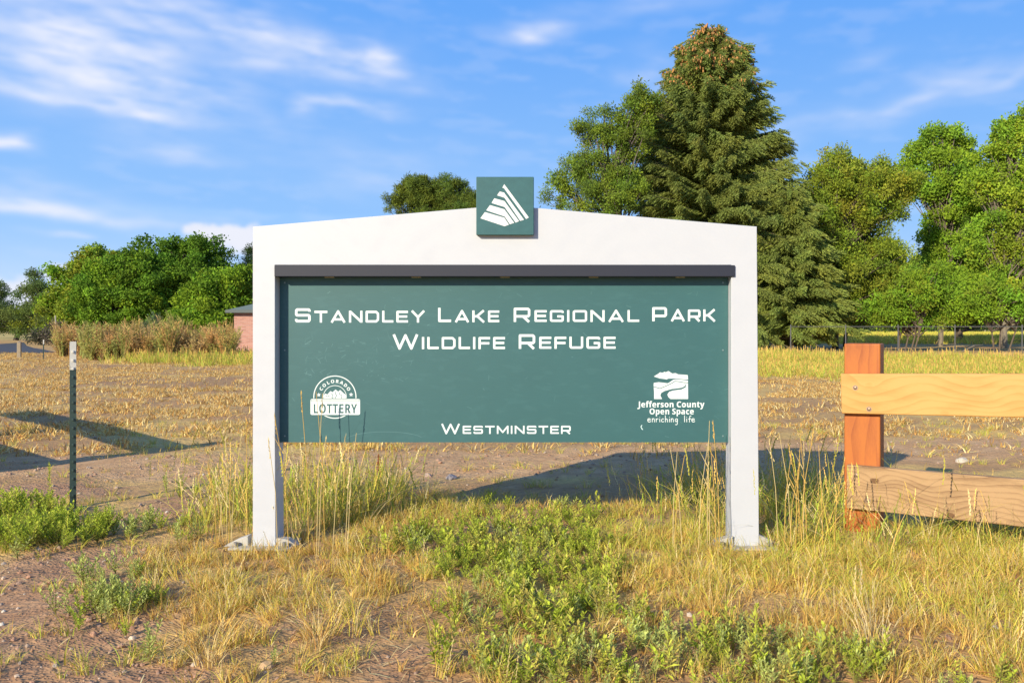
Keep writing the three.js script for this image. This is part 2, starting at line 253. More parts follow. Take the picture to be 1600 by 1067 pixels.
  { // square emblem: hills, fields and a winding river, with its lettering
    ctx.save(); ctx.translate(960, 560); ctx.scale(1 / 7.62, 1 / 7.62);
    poly([[470, 215], [520, 185], [548, 165], [570, 172], [600, 160], [615, 165], [645, 150], [690, 180], [730, 175], [760, 190], [875, 198], [880, 250], [830, 250], [760, 243], [700, 240], [645, 240], [625, 250], [540, 238], [490, 222]], ink);
    poly([[470, 292], [530, 283], [640, 297], [700, 256], [740, 250], [878, 262], [880, 484], [474, 484], [474, 400], [468, 330]], ink);
    ctx.strokeStyle = tealCss; ctx.lineWidth = 8; ctx.beginPath(); [[468, 335], [545, 360], [640, 318], [690, 294], [720, 273], [760, 275], [830, 288], [884, 290]].forEach(([x, y], n) => ctx[n ? 'lineTo' : 'moveTo'](x, y)); ctx.stroke();
    poly([[838, 300], [853, 315], [850, 345], [800, 370], [700, 383], [655, 398], [632, 430], [645, 462], [672, 486], [570, 486], [548, 440], [560, 410], [600, 388], [680, 366], [800, 350], [834, 335], [845, 318]], tealCss);
    fitText('Jefferson County', 284, 1074, 583, 'bold 100px sans-serif'); fitText('Open Space', 415, 952, 667, 'bold 100px sans-serif');
    // a handwritten line, drawn with single strokes in units of its x-height: e n r i c h i n g   l i f e
    ctx.strokeStyle = ink; ctx.lineWidth = 8; ctx.lineJoin = ctx.lineCap = 'round';
    const pen = [[1.0, 'M.1 .55L.75 .62Q.8 1 .45 1Q.05 1 .05 .5Q.05 0 .5 0Q.75 .02 .85 .2'], [0.9, 'M.1 1L.12 0M.12 .7Q.3 1 .5 1Q.7 1 .72 0'], [0.75, 'M.1 1L.12 0M.12 .6Q.3 1 .65 .95'], [0.35, 'M.15 .95L.17 0M.15 1.4L.16 1.45'], [0.85, 'M.72 .85Q.5 1.05 .25 .85Q-.02 .4 .2 .1Q.5 -.1 .75 .15'], [0.9, 'M.12 1.9L.14 0M.14 .6Q.35 1 .55 .9Q.72 .8 .7 0'], [0.35, 'M.15 .95L.17 0M.15 1.4L.16 1.45'], [0.9, 'M.1 1L.12 0M.12 .7Q.3 1 .5 1Q.7 1 .72 0'], [1.0, 'M.75 .85Q.5 1.1 .2 .8Q0 .3 .3 .08Q.6 0 .75 .85L.72 -.5Q.6 -1 .2 -.75'], [1.15, ''], [0.4, 'M.15 1.9L.18 0'], [0.4, 'M.18 .95L.2 0M.18 1.4L.19 1.45'], [0.75, 'M.8 1.75Q.45 2 .4 1.3L.35 -.05M.1 .9L.75 .95'], [0.9, 'M.1 .5L.75 .6Q.8 1 .45 1Q.05 1 .05 .5Q.05 0 .5 0Q.75 .02 .85 .2']];
    const u = 40, tw = pen.reduce((s, [w]) => s + w + 0.18, 0), fx = (968 - 396) / tw; let gx = 396;
    for (const [w, d] of pen) { const p = new Path2D(d.replace(/(-?[\d.]+) (-?[\d.]+)/g, (_, X, Y) => `${(gx + X * fx).toFixed(1)} ${(757 - Y * u).toFixed(1)}`)); ctx.stroke(p); gx += (w + 0.18) * fx; }
    poly([[325, 792], [334, 795], [322, 818], [345, 852], [330, 850], [312, 815]], '#cfe3e2');
    ctx.restore();
  }
  const print = new THREE.CanvasTexture(cv); print.colorSpace = THREE.SRGBColorSpace; print.anisotropy = 8;
  const panelGeo = new THREE.BoxGeometry(pw, ph, 0.02); panelGeo.translate(pcx, pBot + ph / 2, pz - 0.01);
  const plain = std(teal, 0.4), face = std([1, 1, 1], 0.46, { map: print });
  const panel = shade(new THREE.Mesh(panelGeo, [plain, plain, plain, plain, face, plain])); panel.name = 'panel'; tag(panel, 'teal panel with white capital lettering and two emblems'); sign.add(panel);
  // screws at the edge of the panel
  const screw = new THREE.CylinderGeometry(0.0045, 0.005, 0.004, 10); screw.rotateX(Math.PI / 2);
  const steel = std([0.22, 0.32, 0.32], 0.5, { metalness: 0.5 });
  for (const [x, y] of [[ri - 0.03, 0.6], [ri - 0.03, 1.07], [ri - 0.03, 1.44], [li + 0.03, 0.6], [li + 0.03, 1.07], [li + 0.03, 1.44]]) { const m = part('screw', screw, steel, sign); m.position.set(x, y, pz + 0.002); }
  // dark lamp housing under the header
  const hood = new RoundedBoxGeometry(1.24 + 1.24, 0.062, 0.086, 2, 0.004); hood.translate(0.0, top0 - 0.0325, 0.012 - 0.043 + 0.0);
  part('hood', hood, std([0.014, 0.017, 0.032], 0.6), sign);
  for (const x of [-0.95, -0.48, 0, 0.48, 0.95]) { const c = new THREE.BoxGeometry(0.05, 0.004, 0.02); c.translate(x, top0 - 0.0655, -0.02); part('clip', c, std([0.45, 0.38, 0.2], 0.6), sign); }
  // square block with the striped mountain
  const bl = new RoundedBoxGeometry(0.308, 0.311, 0.036, 2, 0.003); bl.translate(0.003, 1.8445, 0.0185);
  const blockTex = dataTex(256, 256, (u, v) => { const f = 0.93 + 0.06 * tor(u, v, 5, 3) + 0.04 * tor(u, v, 30, 4); return [f, f, f]; });
  const block = part('emblem_block', bl, std(teal.map((v) => v * 1.05), 0.38, { map: blockTex }), sign); tag(block, 'square teal block with a striped white mountain emblem');
  const chev = [[[490, 297], [518, 248], [857, 702], [820, 723], [512, 300]], [[455, 347], [515, 362], [790, 733], [738, 748], [520, 432], [418, 400]], [[380, 440], [520, 478], [722, 752], [675, 772], [522, 560], [342, 505]], [[320, 533], [520, 590], [655, 775], [595, 795], [525, 690], [268, 605]], [[250, 628], [518, 705], [582, 800], [522, 822], [188, 713]]];
  const decal = std([0.72, 0.73, 0.73], 0.4);
  for (const c of chev) {
    const sh = new THREE.Shape(c.map(([X, Y]) => new THREE.Vector2((X - 130) / 795 * 0.308 - 0.151, 2.0 - (Y - 145) / 795 * 0.311)));
    const ge = new THREE.ExtrudeGeometry(sh, { depth: 0.0012, bevelEnabled: false }); ge.translate(0, 0, 0.0366); part('stripe', ge, decal, block);
  }
  // footings: battered white base plates, each with sloping gussets
  const plateMat = std([0.50, 0.48, 0.44], 0.8, { map: dataTex(256, 256, (u, v) => { const f = 0.88 + 0.12 * tor(u, v, 6, 13) - 0.3 * sstep(0.45, 0.75, tor(u, v, 14, 15)); return [f, f * 0.98, f * 0.94]; }) });
  for (const [cx, seed] of [[-1.31, 3], [1.30, 8]]) {
    const foot = thingPart('footing', sign), r = rngOf(seed);
    const plate = new RoundedBoxGeometry(0.33, 0.014, 0.24, 1, 0.004); plate.rotateY((r() - 0.5) * 0.16); plate.rotateZ((r() - 0.5) * 0.05); plate.translate(cx, 0.012, -0.06); part('base_plate', plate, plateMat, foot);
    for (const sgn of [-1, 1]) {
      const gs = new THREE.Shape([[0, 0], [0.10 + 0.06 * r(), 0], [0.05 + 0.05 * r(), 0.02 + 0.02 * r()], [0, 0.03 + 0.05 * r()]].map(([x, y]) => new THREE.Vector2(x * sgn, y)));
      const gg = new THREE.ExtrudeGeometry(gs, { depth: 0.05, bevelEnabled: true, bevelSize: 0.003, bevelThickness: 0.003, bevelSegments: 1 }); gg.translate(cx + sgn * 0.074, 0.016, -0.06 + r() * 0.03); part('gusset', gg, plateMat, foot);
      const bolt = new THREE.CylinderGeometry(0.011, 0.011, 0.03, 6); bolt.translate(cx + sgn * 0.13, 0.03, 0.03); part('bolt', bolt, std([0.3, 0.28, 0.26], 0.6, { metalness: 0.6 }), foot);
    }
  }
}
function thingPart(name, parent) { const g = new THREE.Group(); g.name = name; parent.add(g); return g; }

// ------------------------------------------------------------------ timber fences
const knots = [[0.12, 0.7], [0.35, 0.25], [0.62, 0.62], [0.83, 0.35], [0.94, 0.8]];
function woodTex(base, dark, rings, warp, knotAmt, seed) {
  return dataTex(1024, 256, (u, v) => {
    const wu = Math.cos(u * 6.2832) * 0.42, wv = Math.sin(u * 6.2832) * 0.42;
    let y = v * rings + warp * (n3(wu, wv, v * 0.9 + seed) + 0.12 * n3(wu * 2.5, wv * 2.5, v * 3 + seed)), kn = 0;
    for (const [ku, kv] of knots) { const d = Math.hypot((u - ku) * 7, (v - kv) * 2.2); y += 1.6 * Math.exp(-d * d * 9) * knotAmt; kn = Math.max(kn, sstep(0.13, 0.05, d) * knotAmt); }
    const f = y - Math.floor(y), ring = Math.pow(f, 2.2), fine = n3(wu * 14, wv * 14, v * 60 + seed) * 0.5 + n3(wu * 6, wv * 6, v * 130) * 0.5;
    const t = clamp(ring * 0.55 + 0.22 * fine + 0.3 * n3(wu * 2, wv * 2, v * 4 - seed) + kn, 0, 1);
    return mix3(base, dark, t);
  });
}
function board(len, h, t, mat, r = 0.006) {
  const g = new RoundedBoxGeometry(len, h, t, 2, r), p = g.attributes.position, n = g.attributes.normal, uv = g.attributes.uv;
  for (let i = 0; i < p.count; i++) uv.setXY(i, (p.getX(i) + len / 2) / 1.7 + 0.03, (p.getY(i) + p.getZ(i) * 0.9) / 0.34 + 0.5);
  return g;
}
const woodUpper = std([1, 1, 1], 0.62, { map: woodTex([0.60, 0.325, 0.095], [0.48, 0.215, 0.045], 9, 2.0, 0.35, 2) });
const woodLower = std([1, 1, 1], 0.75, { map: woodTex([0.42, 0.265, 0.13], [0.16, 0.08, 0.035], 13, 2.0, 1.2, 9) });
const woodPost = std([1, 1, 1], 0.6, { map: woodTex([0.45, 0.13, 0.019], [0.27, 0.06, 0.010], 7, 0.7, 0.3, 4) });
const boltMat = std([0.34, 0.24, 0.17], 0.5, { metalness: 0.7 });
function timberFence(label, p, dirAngle, sections, endStub) { // a run of posts along local +x, rails on the local +z face
  const f = thing('timber_fence', label, 'fence', [p.x, 0, p.z], dirAngle), L = 2.45, PW = 0.2, PT = 0.16;
  for (let i = 0; i <= sections; i++) {
    const g = new RoundedBoxGeometry(1.22, PW, PT, 2, 0.008), q = g.attributes.position, uv = g.attributes.uv;
    for (let j = 0; j < q.count; j++) uv.setXY(j, q.getX(j) / 1.7 + 0.2 * i, (q.getY(j) + q.getZ(j)) / 0.4 + 0.37 * i);
    g.rotateZ(Math.PI / 2); g.translate(i * L + 0.09, 1.10 - 0.61, -0.085); part('post', g, woodPost, f);
  }
  for (let i = 0; i < sections; i++) {
    const len = L - 0.006, up = board(len, 0.232, 0.042, woodUpper), lo = board(len, 0.252, 0.045, woodLower);
    up.rotateZ(0.027 * (i ? 0 : 1)); up.translate(i * L + len / 2 - 0.02, 0.808 + 0.033 * (i ? 2 : 1), 0.022); part('rail', up, woodUpper, f);
    lo.rotateZ(-0.006 * (i ? 0 : 1)); lo.translate(i * L + len / 2 + 0.012, 0.262, 0.024); tag(part('rail', lo, woodLower, f), 'weathered lower rail with dark grain');
    for (const [x, y] of [[0.06, 0.845], [0.135, 0.725], [0.07, 0.34], [0.13, 0.2]]) { const b = new THREE.SphereGeometry(0.0115, 12, 6, 0, 6.2832, 0, Math.PI / 2); b.scale(1, 0.55, 1); b.rotateX(Math.PI / 2); b.translate(i * L + x, y, y > 0.5 ? 0.043 : 0.046); part('bolt', b, boltMat, f); const w = new THREE.CylinderGeometry(0.0155, 0.0155, 0.003, 14); w.rotateX(Math.PI / 2); w.translate(i * L + x, y, y > 0.5 ? 0.0435 : 0.0465); part('washer', w, boltMat, f); }
  }
  if (endStub) { const st = board(0.24, 0.225, 0.04, woodUpper); st.rotateY(0); st.translate(0.085, 0.80, -0.186); part('rail', st, woodPost, f); }
  return f;
}
timberFence('new timber rail fence with orange post and pale bolted rails', new THREE.Vector3(1.735, 0, -4.90), -0.506, 1, true);
timberFence('timber rail fence running beside the track toward the road, opposite the bolted orange post', new THREE.Vector3(-4.76, 0, -6.54), Math.PI - Math.atan2(3.96, 4.44), 2, false);

// ------------------------------------------------------------------ steel T-posts, bollard, pole
function tPost(label, p, h, whiteH, turn, group) {
  const t = thing('steel_post', label, 'post', [p.x, 0, p.z], turn, group), green = std([0.06, 0.095, 0.082], 0.4, { metalness: 0.2, map: dataTex(128, 512, (u, v) => { const k = 0.9 + 0.1 * tor(u, v, 8, 2); return [k, k, k]; }) }), white = std([0.72, 0.71, 0.66], 0.6, { map: dataTex(64, 256, (u, v) => { const k = 0.92 - 0.45 * sstep(0.5, 0.75, tor(u, v, 12, 3)); return [k, k * 0.97, k * 0.92]; }) });
  const sec = (y0, y1, mat, name) => {
    const s = new THREE.Shape([[-0.019, 0], [0.019, 0], [0.019, 0.004], [0.003, 0.006], [0.003, 0.034], [-0.003, 0.034], [-0.003, 0.006], [-0.019, 0.004]].map(([x, y]) => new THREE.Vector2(x, y)));
    const g = new THREE.ExtrudeGeometry(s, { depth: y1 - y0, bevelEnabled: false }); g.rotateX(-Math.PI / 2); g.translate(0, y0, 0); return part(name, g, mat, t);
  };
  sec(-0.05, h - whiteH, green, 'shaft'); sec(h - whiteH, h, white, 'white_tip');
  for (let y = 0.08; y < h - 0.03; y += 0.056) { const b = new RoundedBoxGeometry(0.012, 0.018, 0.012, 1, 0.003); b.translate(0, y, 0.006); part('stud', b, y > h - whiteH ? white : green, t); }
  return t;
}
tPost('dark green steel fence post with white tip beside the weeds', at(113, 793, 5.53), 1.10, 0.187, 0.55);
tPost('distant thin steel post with white tip near the asphalt road', at(67, 560, 30), 0.72, 0.16, 0.4);
{
  const p = at(29, 559, 32), t = thing('wooden_bollard', 'short weathered wooden bollard near the asphalt road', 'bollard', [p.x, 0, p.z], 0.3);
  const g = new RoundedBoxGeometry(0.13, 0.62, 0.13, 2, 0.015); g.translate(0, 0.29, 0); part('post', g, std([0.36, 0.29, 0.2], 0.9, { map: woodTex([1, 1, 1], [0.6, 0.6, 0.6], 5, 1, 0, 3) }), t);
  const c = new THREE.CylinderGeometry(0.02, 0.08, 0.03, 8); c.translate(0, 0.61, 0); part('cap', c, std([0.3, 0.25, 0.2], 0.9), t);
  const q = at(86, 541, 50), u = thing('pale_pole', 'tall thin pale pole standing before the grey thicket', 'pole', [q.x, 0, q.z]);
  part('shaft', limb([[0, -0.05, 0], [0.01, 0.9, 0], [-0.02, 1.85, 0]], 0.045, 0.035, 7).geo(), std([0.45, 0.40, 0.33], 0.9), u);
}

// ------------------------------------------------------------------ brick building behind the sign
{
  const d = 40, p = at(365, 549, d), b = thing('brick_building', 'low pink brick building with green hipped roof behind the sign', 'building', [p.x, 0, -d]), w = 7, dp = 5.2, h = 1.95;
  const brick = dataTex(512, 512, (u, v) => { const row = Math.floor(v * 24), fy = v * 24 - row, fx = u * 8 + (row % 2) * 0.5, m = Math.min(fy, 1 - fy) < 0.08 || (fx - Math.floor(fx)) < 0.04, id = n2(row * 7.7, Math.floor(fx) % 8 * 3.1); return m ? [0.44, 0.34, 0.30] : [0.46 + 0.07 * id, 0.225 + 0.05 * id, 0.17 + 0.04 * id]; });
  brick.repeat.set(1 / 1.7, 1 / 1.7);
  const wg = new THREE.BoxGeometry(w, h + 0.1, dp), uv = wg.attributes.uv, q = wg.attributes.position; for (let i = 0; i < q.count; i++) uv.setXY(i, q.getX(i) + q.getZ(i), q.getY(i));
  wg.translate(w / 2, h / 2 - 0.05, -dp / 2); part('wall', wg, std([1, 1, 1], 0.9, { map: brick }), b);
  const o = 0.28, r = 0.95, s = new Soup(), A = [-o, h, o], B = [w + o, h, o], C = [w + o, h, -dp - o], D = [-o, h, -dp - o], E = [dp / 2, h + r, -dp / 2], G = [w - dp / 2, h + r, -dp / 2];
  s.quad(A, B, G, E).tri(B, C, G).quad(C, D, E, G).tri(D, A, E).quad(A, D, C, B); const rg = s.geo(); rg.translate(0, 0.03, 0);
  part('roof', rg, std([0.13, 0.17, 0.155], 0.85), b);
  const fa = mergeGeometries([[w + 2 * o, 0.14, 0.03, w / 2, o + 0.017], [w + 2 * o, 0.14, 0.03, w / 2, -dp - o - 0.017]].map(([a, c, e, x, z]) => new THREE.BoxGeometry(a, c, e).translate(x, h - 0.03, z)).concat([-o - 0.017, w + o + 0.017].map((x) => new THREE.BoxGeometry(0.03, 0.14, dp + 2 * o + 0.06).translate(x, h - 0.03, -dp / 2))));
  part('fascia', fa, std([0.10, 0.12, 0.115], 0.7), b);
}

// ------------------------------------------------------------------ pipe fence under the trees
{
  const pts = [[1236, 38.5], [1322, 38], [1404, 37.5], [1493, 36.8], [1598, 35.6], [1704, 34.6]].map(([px, d]) => at(px, 510, d));
  const f = thing('pipe_fence', 'grey metal pipe fence under the trees beyond the field', 'fence', [0, 0, 0]), m = std([0.11, 0.11, 0.11], 0.6, { metalness: 0.3 });
  for (const p of pts) { const g = new THREE.CylinderGeometry(0.028, 0.028, 1.25, 10); g.translate(p.x, 0.62, p.z); part('post', g, m, f); const c = new THREE.SphereGeometry(0.033, 10, 6); c.translate(p.x, 1.25, p.z); part('cap', c, m, f); }
  for (let i = 0; i + 1 < pts.length; i++) { const a = pts[i], b = pts[i + 1]; part('rail', limb([[a.x, 1.19, a.z], [b.x, 1.19, b.z]], 0.015, 0.015, 8).geo(), m, f); part('wire', limb([[a.x, 0.12, a.z], [b.x, 0.12, b.z]], 0.006, 0.006, 5).geo(), m, f); }
}

// ------------------------------------------------------------------ a parked car beyond the spruce
{
  const p = at(1240, 531, 76), c = thing('parked_car', 'white parked car seen under the lowest spruce branches', 'car', [p.x, 0, p.z], 0.1);
  const sh = new THREE.Shape(); sh.moveTo(-2.25, 0.32); sh.lineTo(-2.3, 0.75); sh.quadraticCurveTo(-2.2, 0.95, -1.6, 0.98); sh.lineTo(-1.0, 1.02); sh.lineTo(-0.4, 1.45); sh.quadraticCurveTo(0.3, 1.55, 1.0, 1.42); sh.lineTo(1.6, 1.05); sh.lineTo(2.2, 0.98); sh.quadraticCurveTo(2.32, 0.8, 2.28, 0.32);
  sh.lineTo(1.85, 0.30); sh.absarc(1.4, 0.32, 0.38, 0, Math.PI, false); sh.lineTo(-0.95, 0.25); sh.absarc(-1.4, 0.32, 0.38, 0, Math.PI, false); sh.lineTo(-2.25, 0.32);
  const g = new THREE.ExtrudeGeometry(sh, { depth: 1.6, bevelEnabled: true, bevelSize: 0.06, bevelThickness: 0.08, bevelSegments: 3 }); g.translate(0, 0, -0.8); part('body', g, new THREE.MeshPhysicalMaterial({ color: rgb(0.78, 0.78, 0.76), roughness: 0.35, clearcoat: 0.6, side: THREE.DoubleSide }), c);
  const glass = std([0.03, 0.035, 0.04], 0.1);
  for (const z of [0.885, -0.885]) for (const pts of [[[-0.82, 1.06], [-0.36, 1.4], [0.2, 1.44], [0.2, 1.06]], [[0.27, 1.06], [0.27, 1.44], [0.95, 1.36], [1.38, 1.07]]]) { const wg = new THREE.ExtrudeGeometry(new THREE.Shape(pts.map(([x, y]) => new THREE.Vector2(x, y))), { depth: 0.01, bevelEnabled: false }); wg.translate(0, 0, z - 0.005); part('window', wg, glass, c); }
  for (const x of [-1.4, 1.4]) for (const z of [0.78, -0.78]) { const w = thingPart('wheel', c); w.position.set(x, 0.32, z); const t = new THREE.TorusGeometry(0.24, 0.09, 8, 20); part('tyre', t, std([0.02, 0.02, 0.02], 0.9), w); const r = new THREE.CylinderGeometry(0.17, 0.17, 0.1, 14); r.rotateX(Math.PI / 2); part('rim', r, std([0.4, 0.4, 0.42], 0.4, { metalness: 0.7 }), w); }
}

// ------------------------------------------------------------------ trees
function sprig(seed, n, radius, len, width, fold = 0.25) {   // a loose bunch of leaves, each two folded faces
  const r = rngOf(seed), s = new Soup();
  for (let i = 0; i < n; i++) {
    const c = rdir(r).map((v) => v * radius * Math.cbrt(r())), d = norm3(add3(rdir(r), [0, -0.35, 0])), sd = norm3(cross3(d, rdir(r))), up = cross3(sd, d), l = len * (0.7 + 0.6 * r()), w = width * (0.7 + 0.6 * r());
    const tip = add3(c, d, l), m = add3(c, d, l * 0.45), a = add3(add3(m, sd, w / 2), up, w * fold), b = add3(add3(m, sd, -w / 2), up, w * fold), k = 0.85 + 0.3 * r(), col = [k, k, k];
    s.tri(c, a, tip, col).tri(c, tip, b, col);
  }
  return s.geo();
}
const leafy = leafMat([1, 1, 1], 0.3, { vertexColors: true });
const barkTex = dataTex(128, 256, (u, v) => { const k = 0.75 + 0.25 * tor(u, v, 14, 3) + 0.1 * tor(u, v, 40, 6); return [k, k, k]; });
const bark = std([0.12, 0.09, 0.065], 0.95), paleBark = std([0.21, 0.175, 0.13], 0.95);
const sprigBroad = sprig(21, 16, 0.42, 0.2, 0.13), sprigFine = sprig(22, 20, 0.42, 0.15, 0.075), sprigPine = sprig(23, 34, 0.3, 0.24, 0.035, 0), sprigPoplar = sprig(24, 17, 0.42, 0.15, 0.10);
const jitter = (c, r, amt) => { const k = 1 + (r() - 0.5) * amt, h = (r() - 0.5) * amt * 0.5; return [c[0] * k * (1 + h), c[1] * k, c[2] * k * (1 - h)]; };
function broadTree({ name, label, category = 'tree', group, px, d, lobes, color, color2, geo = sprigBroad, density = 1, size = 1, mat = bark, trunkR = 0.2, seed = 1, minY = 0.7, clump = 0.26, stems = 1, branchRate = 0.5, lean = 0, gap = 0.85, open = -0.02 }) {
  const r = rngOf(seed * 77 + 5), X = (px - CX) / F * d, t = thing(name, label, category, [X, 0, -d], 0, group), crown = new Copies(), s = new Soup();
  const L = lobes.map(([lx, ly, lr, dz = 0]) => { const c = at(lx, ly, d); return { c: [c.x - X, c.y, dz + (r() - 0.5) * lr / F * d * 0.9], r: lr / F * d }; });
  const ymin = Math.min(...L.map((l) => l.c[1] - l.r)), ymax = Math.max(...L.map((l) => l.c[1] + l.r * 0.5)), cx = L.reduce((a, l) => a + l.c[0], 0) / L.length;
  const axes = [];
  for (let i = 0; i < stems; i++) { const trunks = new Soup(), ox = stems > 1 ? (r() - 0.5) * 2.2 : 0, oz = stems > 1 ? (r() - 0.5) * 1.5 : 0, tx = cx * 0.8 + ox * 1.5 + lean; const pts = [[ox * 0.5, -0.1, oz * 0.5], [mix(ox * 0.5, tx, 0.25) + (r() - 0.5) * 0.2, ymax * 0.25, oz * 0.6], [mix(ox * 0.5, tx, 0.6) + (r() - 0.5) * 0.4, ymax * 0.55, oz], [tx, ymax * 0.92, oz]]; axes.push(pts); limb(pts, trunkR / Math.sqrt(stems), trunkR * 0.16 / Math.sqrt(stems), 8, trunks); part('trunk', trunks.geo(), mat, t); }
  for (const l of L) {
    const ox3 = r() * 50, count = Math.max(6, Math.round(38 * density * Math.pow(l.r, 1.6) / Math.pow(size, 1.2)));
    for (let i = 0; i < count; i++) {
      const dir = rdir(r), rad = l.r * (0.35 + 0.75 * Math.pow(r(), 0.5)) * (r() < 0.12 ? 1.22 : 1), p = [l.c[0] + dir[0] * rad, l.c[1] + dir[1] * rad * 0.92, l.c[2] + dir[2] * rad];
      if (p[1] < minY + 0.9 * r() * r() + 0.35 * n2(p[0] * 0.8 + ox3, p[2]) || n3(p[0] * gap, p[1] * gap * 1.3, p[2] * gap + ox3) < open) continue;
      const cr = clump * l.r * (0.35 + 0.7 * r()) + 0.14, ns = Math.round(4 + 10 * Math.min(2.2, cr / 0.4) * (0.6 + 0.6 * r())), col = jitter(r() < 0.75 ? color : color2 || color, r, 0.55);
      for (let k = 0; k < ns; k++) { const e = rdir(r), q = cr * Math.cbrt(r()), sc = size * (0.5 + 0.75 * r()); const y = p[1] + e[1] * q * 0.6; if (y < minY * 0.6) continue; crown.put(p[0] + e[0] * q, y, p[2] + e[2] * q, r() * 6, r() * 6, r() * 6, sc, sc, sc, jitter(col, r, 0.22)); }
      if (r() < branchRate) { const A = axes[Math.floor(r() * stems)], k = clamp((p[1] * 0.72 - 0.2) / (ymax * 0.92), 0.1, 0.92), seg = Math.min(2, Math.floor(k * 3)), f = k * 3 - seg, b = A[seg].map((v, n) => mix(v, A[seg + 1][n], f)), m = b.map((v, n) => mix(v, p[n], 0.5) + (n === 1 ? 0.25 : (r() - 0.5) * 0.5)); limb([b, m, p], 0.018 * l.r + 0.035, 0.012, 5, s); }
    }
  }
  if (s.p.length) part('branches', s.geo(), mat, t);
  crown.build('crown', geo, leafy, t);
  return t;
}
const G1 = [0.145, 0.265, 0.018], G2 = [0.215, 0.35, 0.022], GD = [0.125, 0.24, 0.018], GY = [0.28, 0.34, 0.03], GO = [0.235, 0.315, 0.028], GB = [0.10, 0.16, 0.05];
// left group
broadTree({ name: 'broadleaf_tree', label: 'tall dark green rounded tree, highest of the wood behind the brown brush', px: 290, d: 60, seed: 1, color: GD, color2: G1, trunkR: 0.35, lobes: [[292, 412, 40], [250, 410, 38], [320, 405, 34], [275, 455, 55], [315, 455, 48], [235, 460, 42], [270, 500, 50], [318, 505, 40]] });
broadTree({ name: 'broadleaf_tree', label: 'bright green rounded tree beside the pink brick building', px: 335, d: 50, seed: 2, color: G2, color2: G1, trunkR: 0.25, lobes: [[345, 448, 38], [315, 470, 34], [362, 475, 34], [335, 495, 42], [300, 505, 28], [372, 440, 22]] });
broadTree({ name: 'broadleaf_tree', label: 'broad mid green tree between the tallest dark tree and the yellowish one', px: 205, d: 57, seed: 3, color: G1, color2: G2, trunkR: 0.3, lobes: [[200, 430, 38], [225, 455, 40], [170, 440, 34], [195, 485, 48], [235, 500, 36], [155, 480, 36]] });
broadTree({ name: 'broadleaf_tree', label: 'light yellowish green tree rising at the road end of the wood', px: 140, d: 63, seed: 4, color: GY, color2: G2, trunkR: 0.28, lobes: [[140, 420, 34], [118, 440, 30], [165, 415, 28], [135, 470, 42], [105, 490, 36], [150, 505, 36]] });
broadTree({ name: 'broadleaf_tree', label: 'small grey green tree standing alone by the asphalt road', px: 60, d: 66, seed: 5, color: [0.14, 0.20, 0.05], color2: GY, geo: sprigFine, trunkR: 0.22, density: 0.8, lobes: [[60, 442, 20], [45, 462, 22], [72, 470, 24], [55, 495, 28], [35, 505, 22], [88, 500, 24], [70, 520, 20]] });
broadTree({ name: 'broadleaf_tree', label: 'low spreading tree with dark forked trunk across the road', px: 14, d: 72, seed: 6, color: [0.11, 0.15, 0.03], geo: sprigFine, trunkR: 0.3, stems: 3, density: 0.7, lobes: [[20, 502, 20], [-5, 505, 22], [40, 508, 14], [8, 490, 14]] });
broadTree({ name: 'broadleaf_tree', label: 'dark bluish tree across the road, behind the low forked tree', px: -12, d: 85, seed: 7, color: GB, geo: sprigFine, density: 0.7, lobes: [[-14, 470, 22], [-2, 455, 12], [-10, 495, 24], [-35, 480, 26]] });
broadTree({ name: 'grey_thicket', label: 'grey twiggy thicket at the foot of the wood beside the pale pole', category: 'bush', px: 75, d: 53, seed: 8, color: [0.085, 0.09, 0.05], color2: [0.12, 0.10, 0.07], geo: sprigFine, density: 0.8, stems: 5, trunkR: 0.12, minY: 0.1, mat: paleBark, lobes: [[75, 520, 16], [60, 528, 12], [92, 524, 14], [50, 532, 9]] });
broadTree({ name: 'pine_tree', label: 'dark narrow pine half hidden behind the sign corner near the pink building', px: 398, d: 62, seed: 9, color: [0.06, 0.11, 0.03], geo: sprigPine, density: 1.1, size: 1.1, lobes: [[392, 398, 12], [398, 425, 20], [398, 460, 26], [395, 495, 28]] });
broadTree({ name: 'pine_tree', label: 'rounded dark olive pine top showing above the sloping sign header', px: 685, d: 52, seed: 10, color: [0.13, 0.185, 0.025], color2: [0.18, 0.235, 0.03], geo: sprigPine, density: 1.5, size: 0.95, open: 0.08, gap: 1.1, trunkR: 0.3, branchRate: 0.5, lobes: [[652, 302, 24], [640, 292, 14], [665, 288, 14], [700, 296, 20], [712, 288, 12], [682, 310, 24], [732, 312, 20], [620, 316, 18], [690, 345, 55], [655, 350, 34], [735, 350, 45]] });
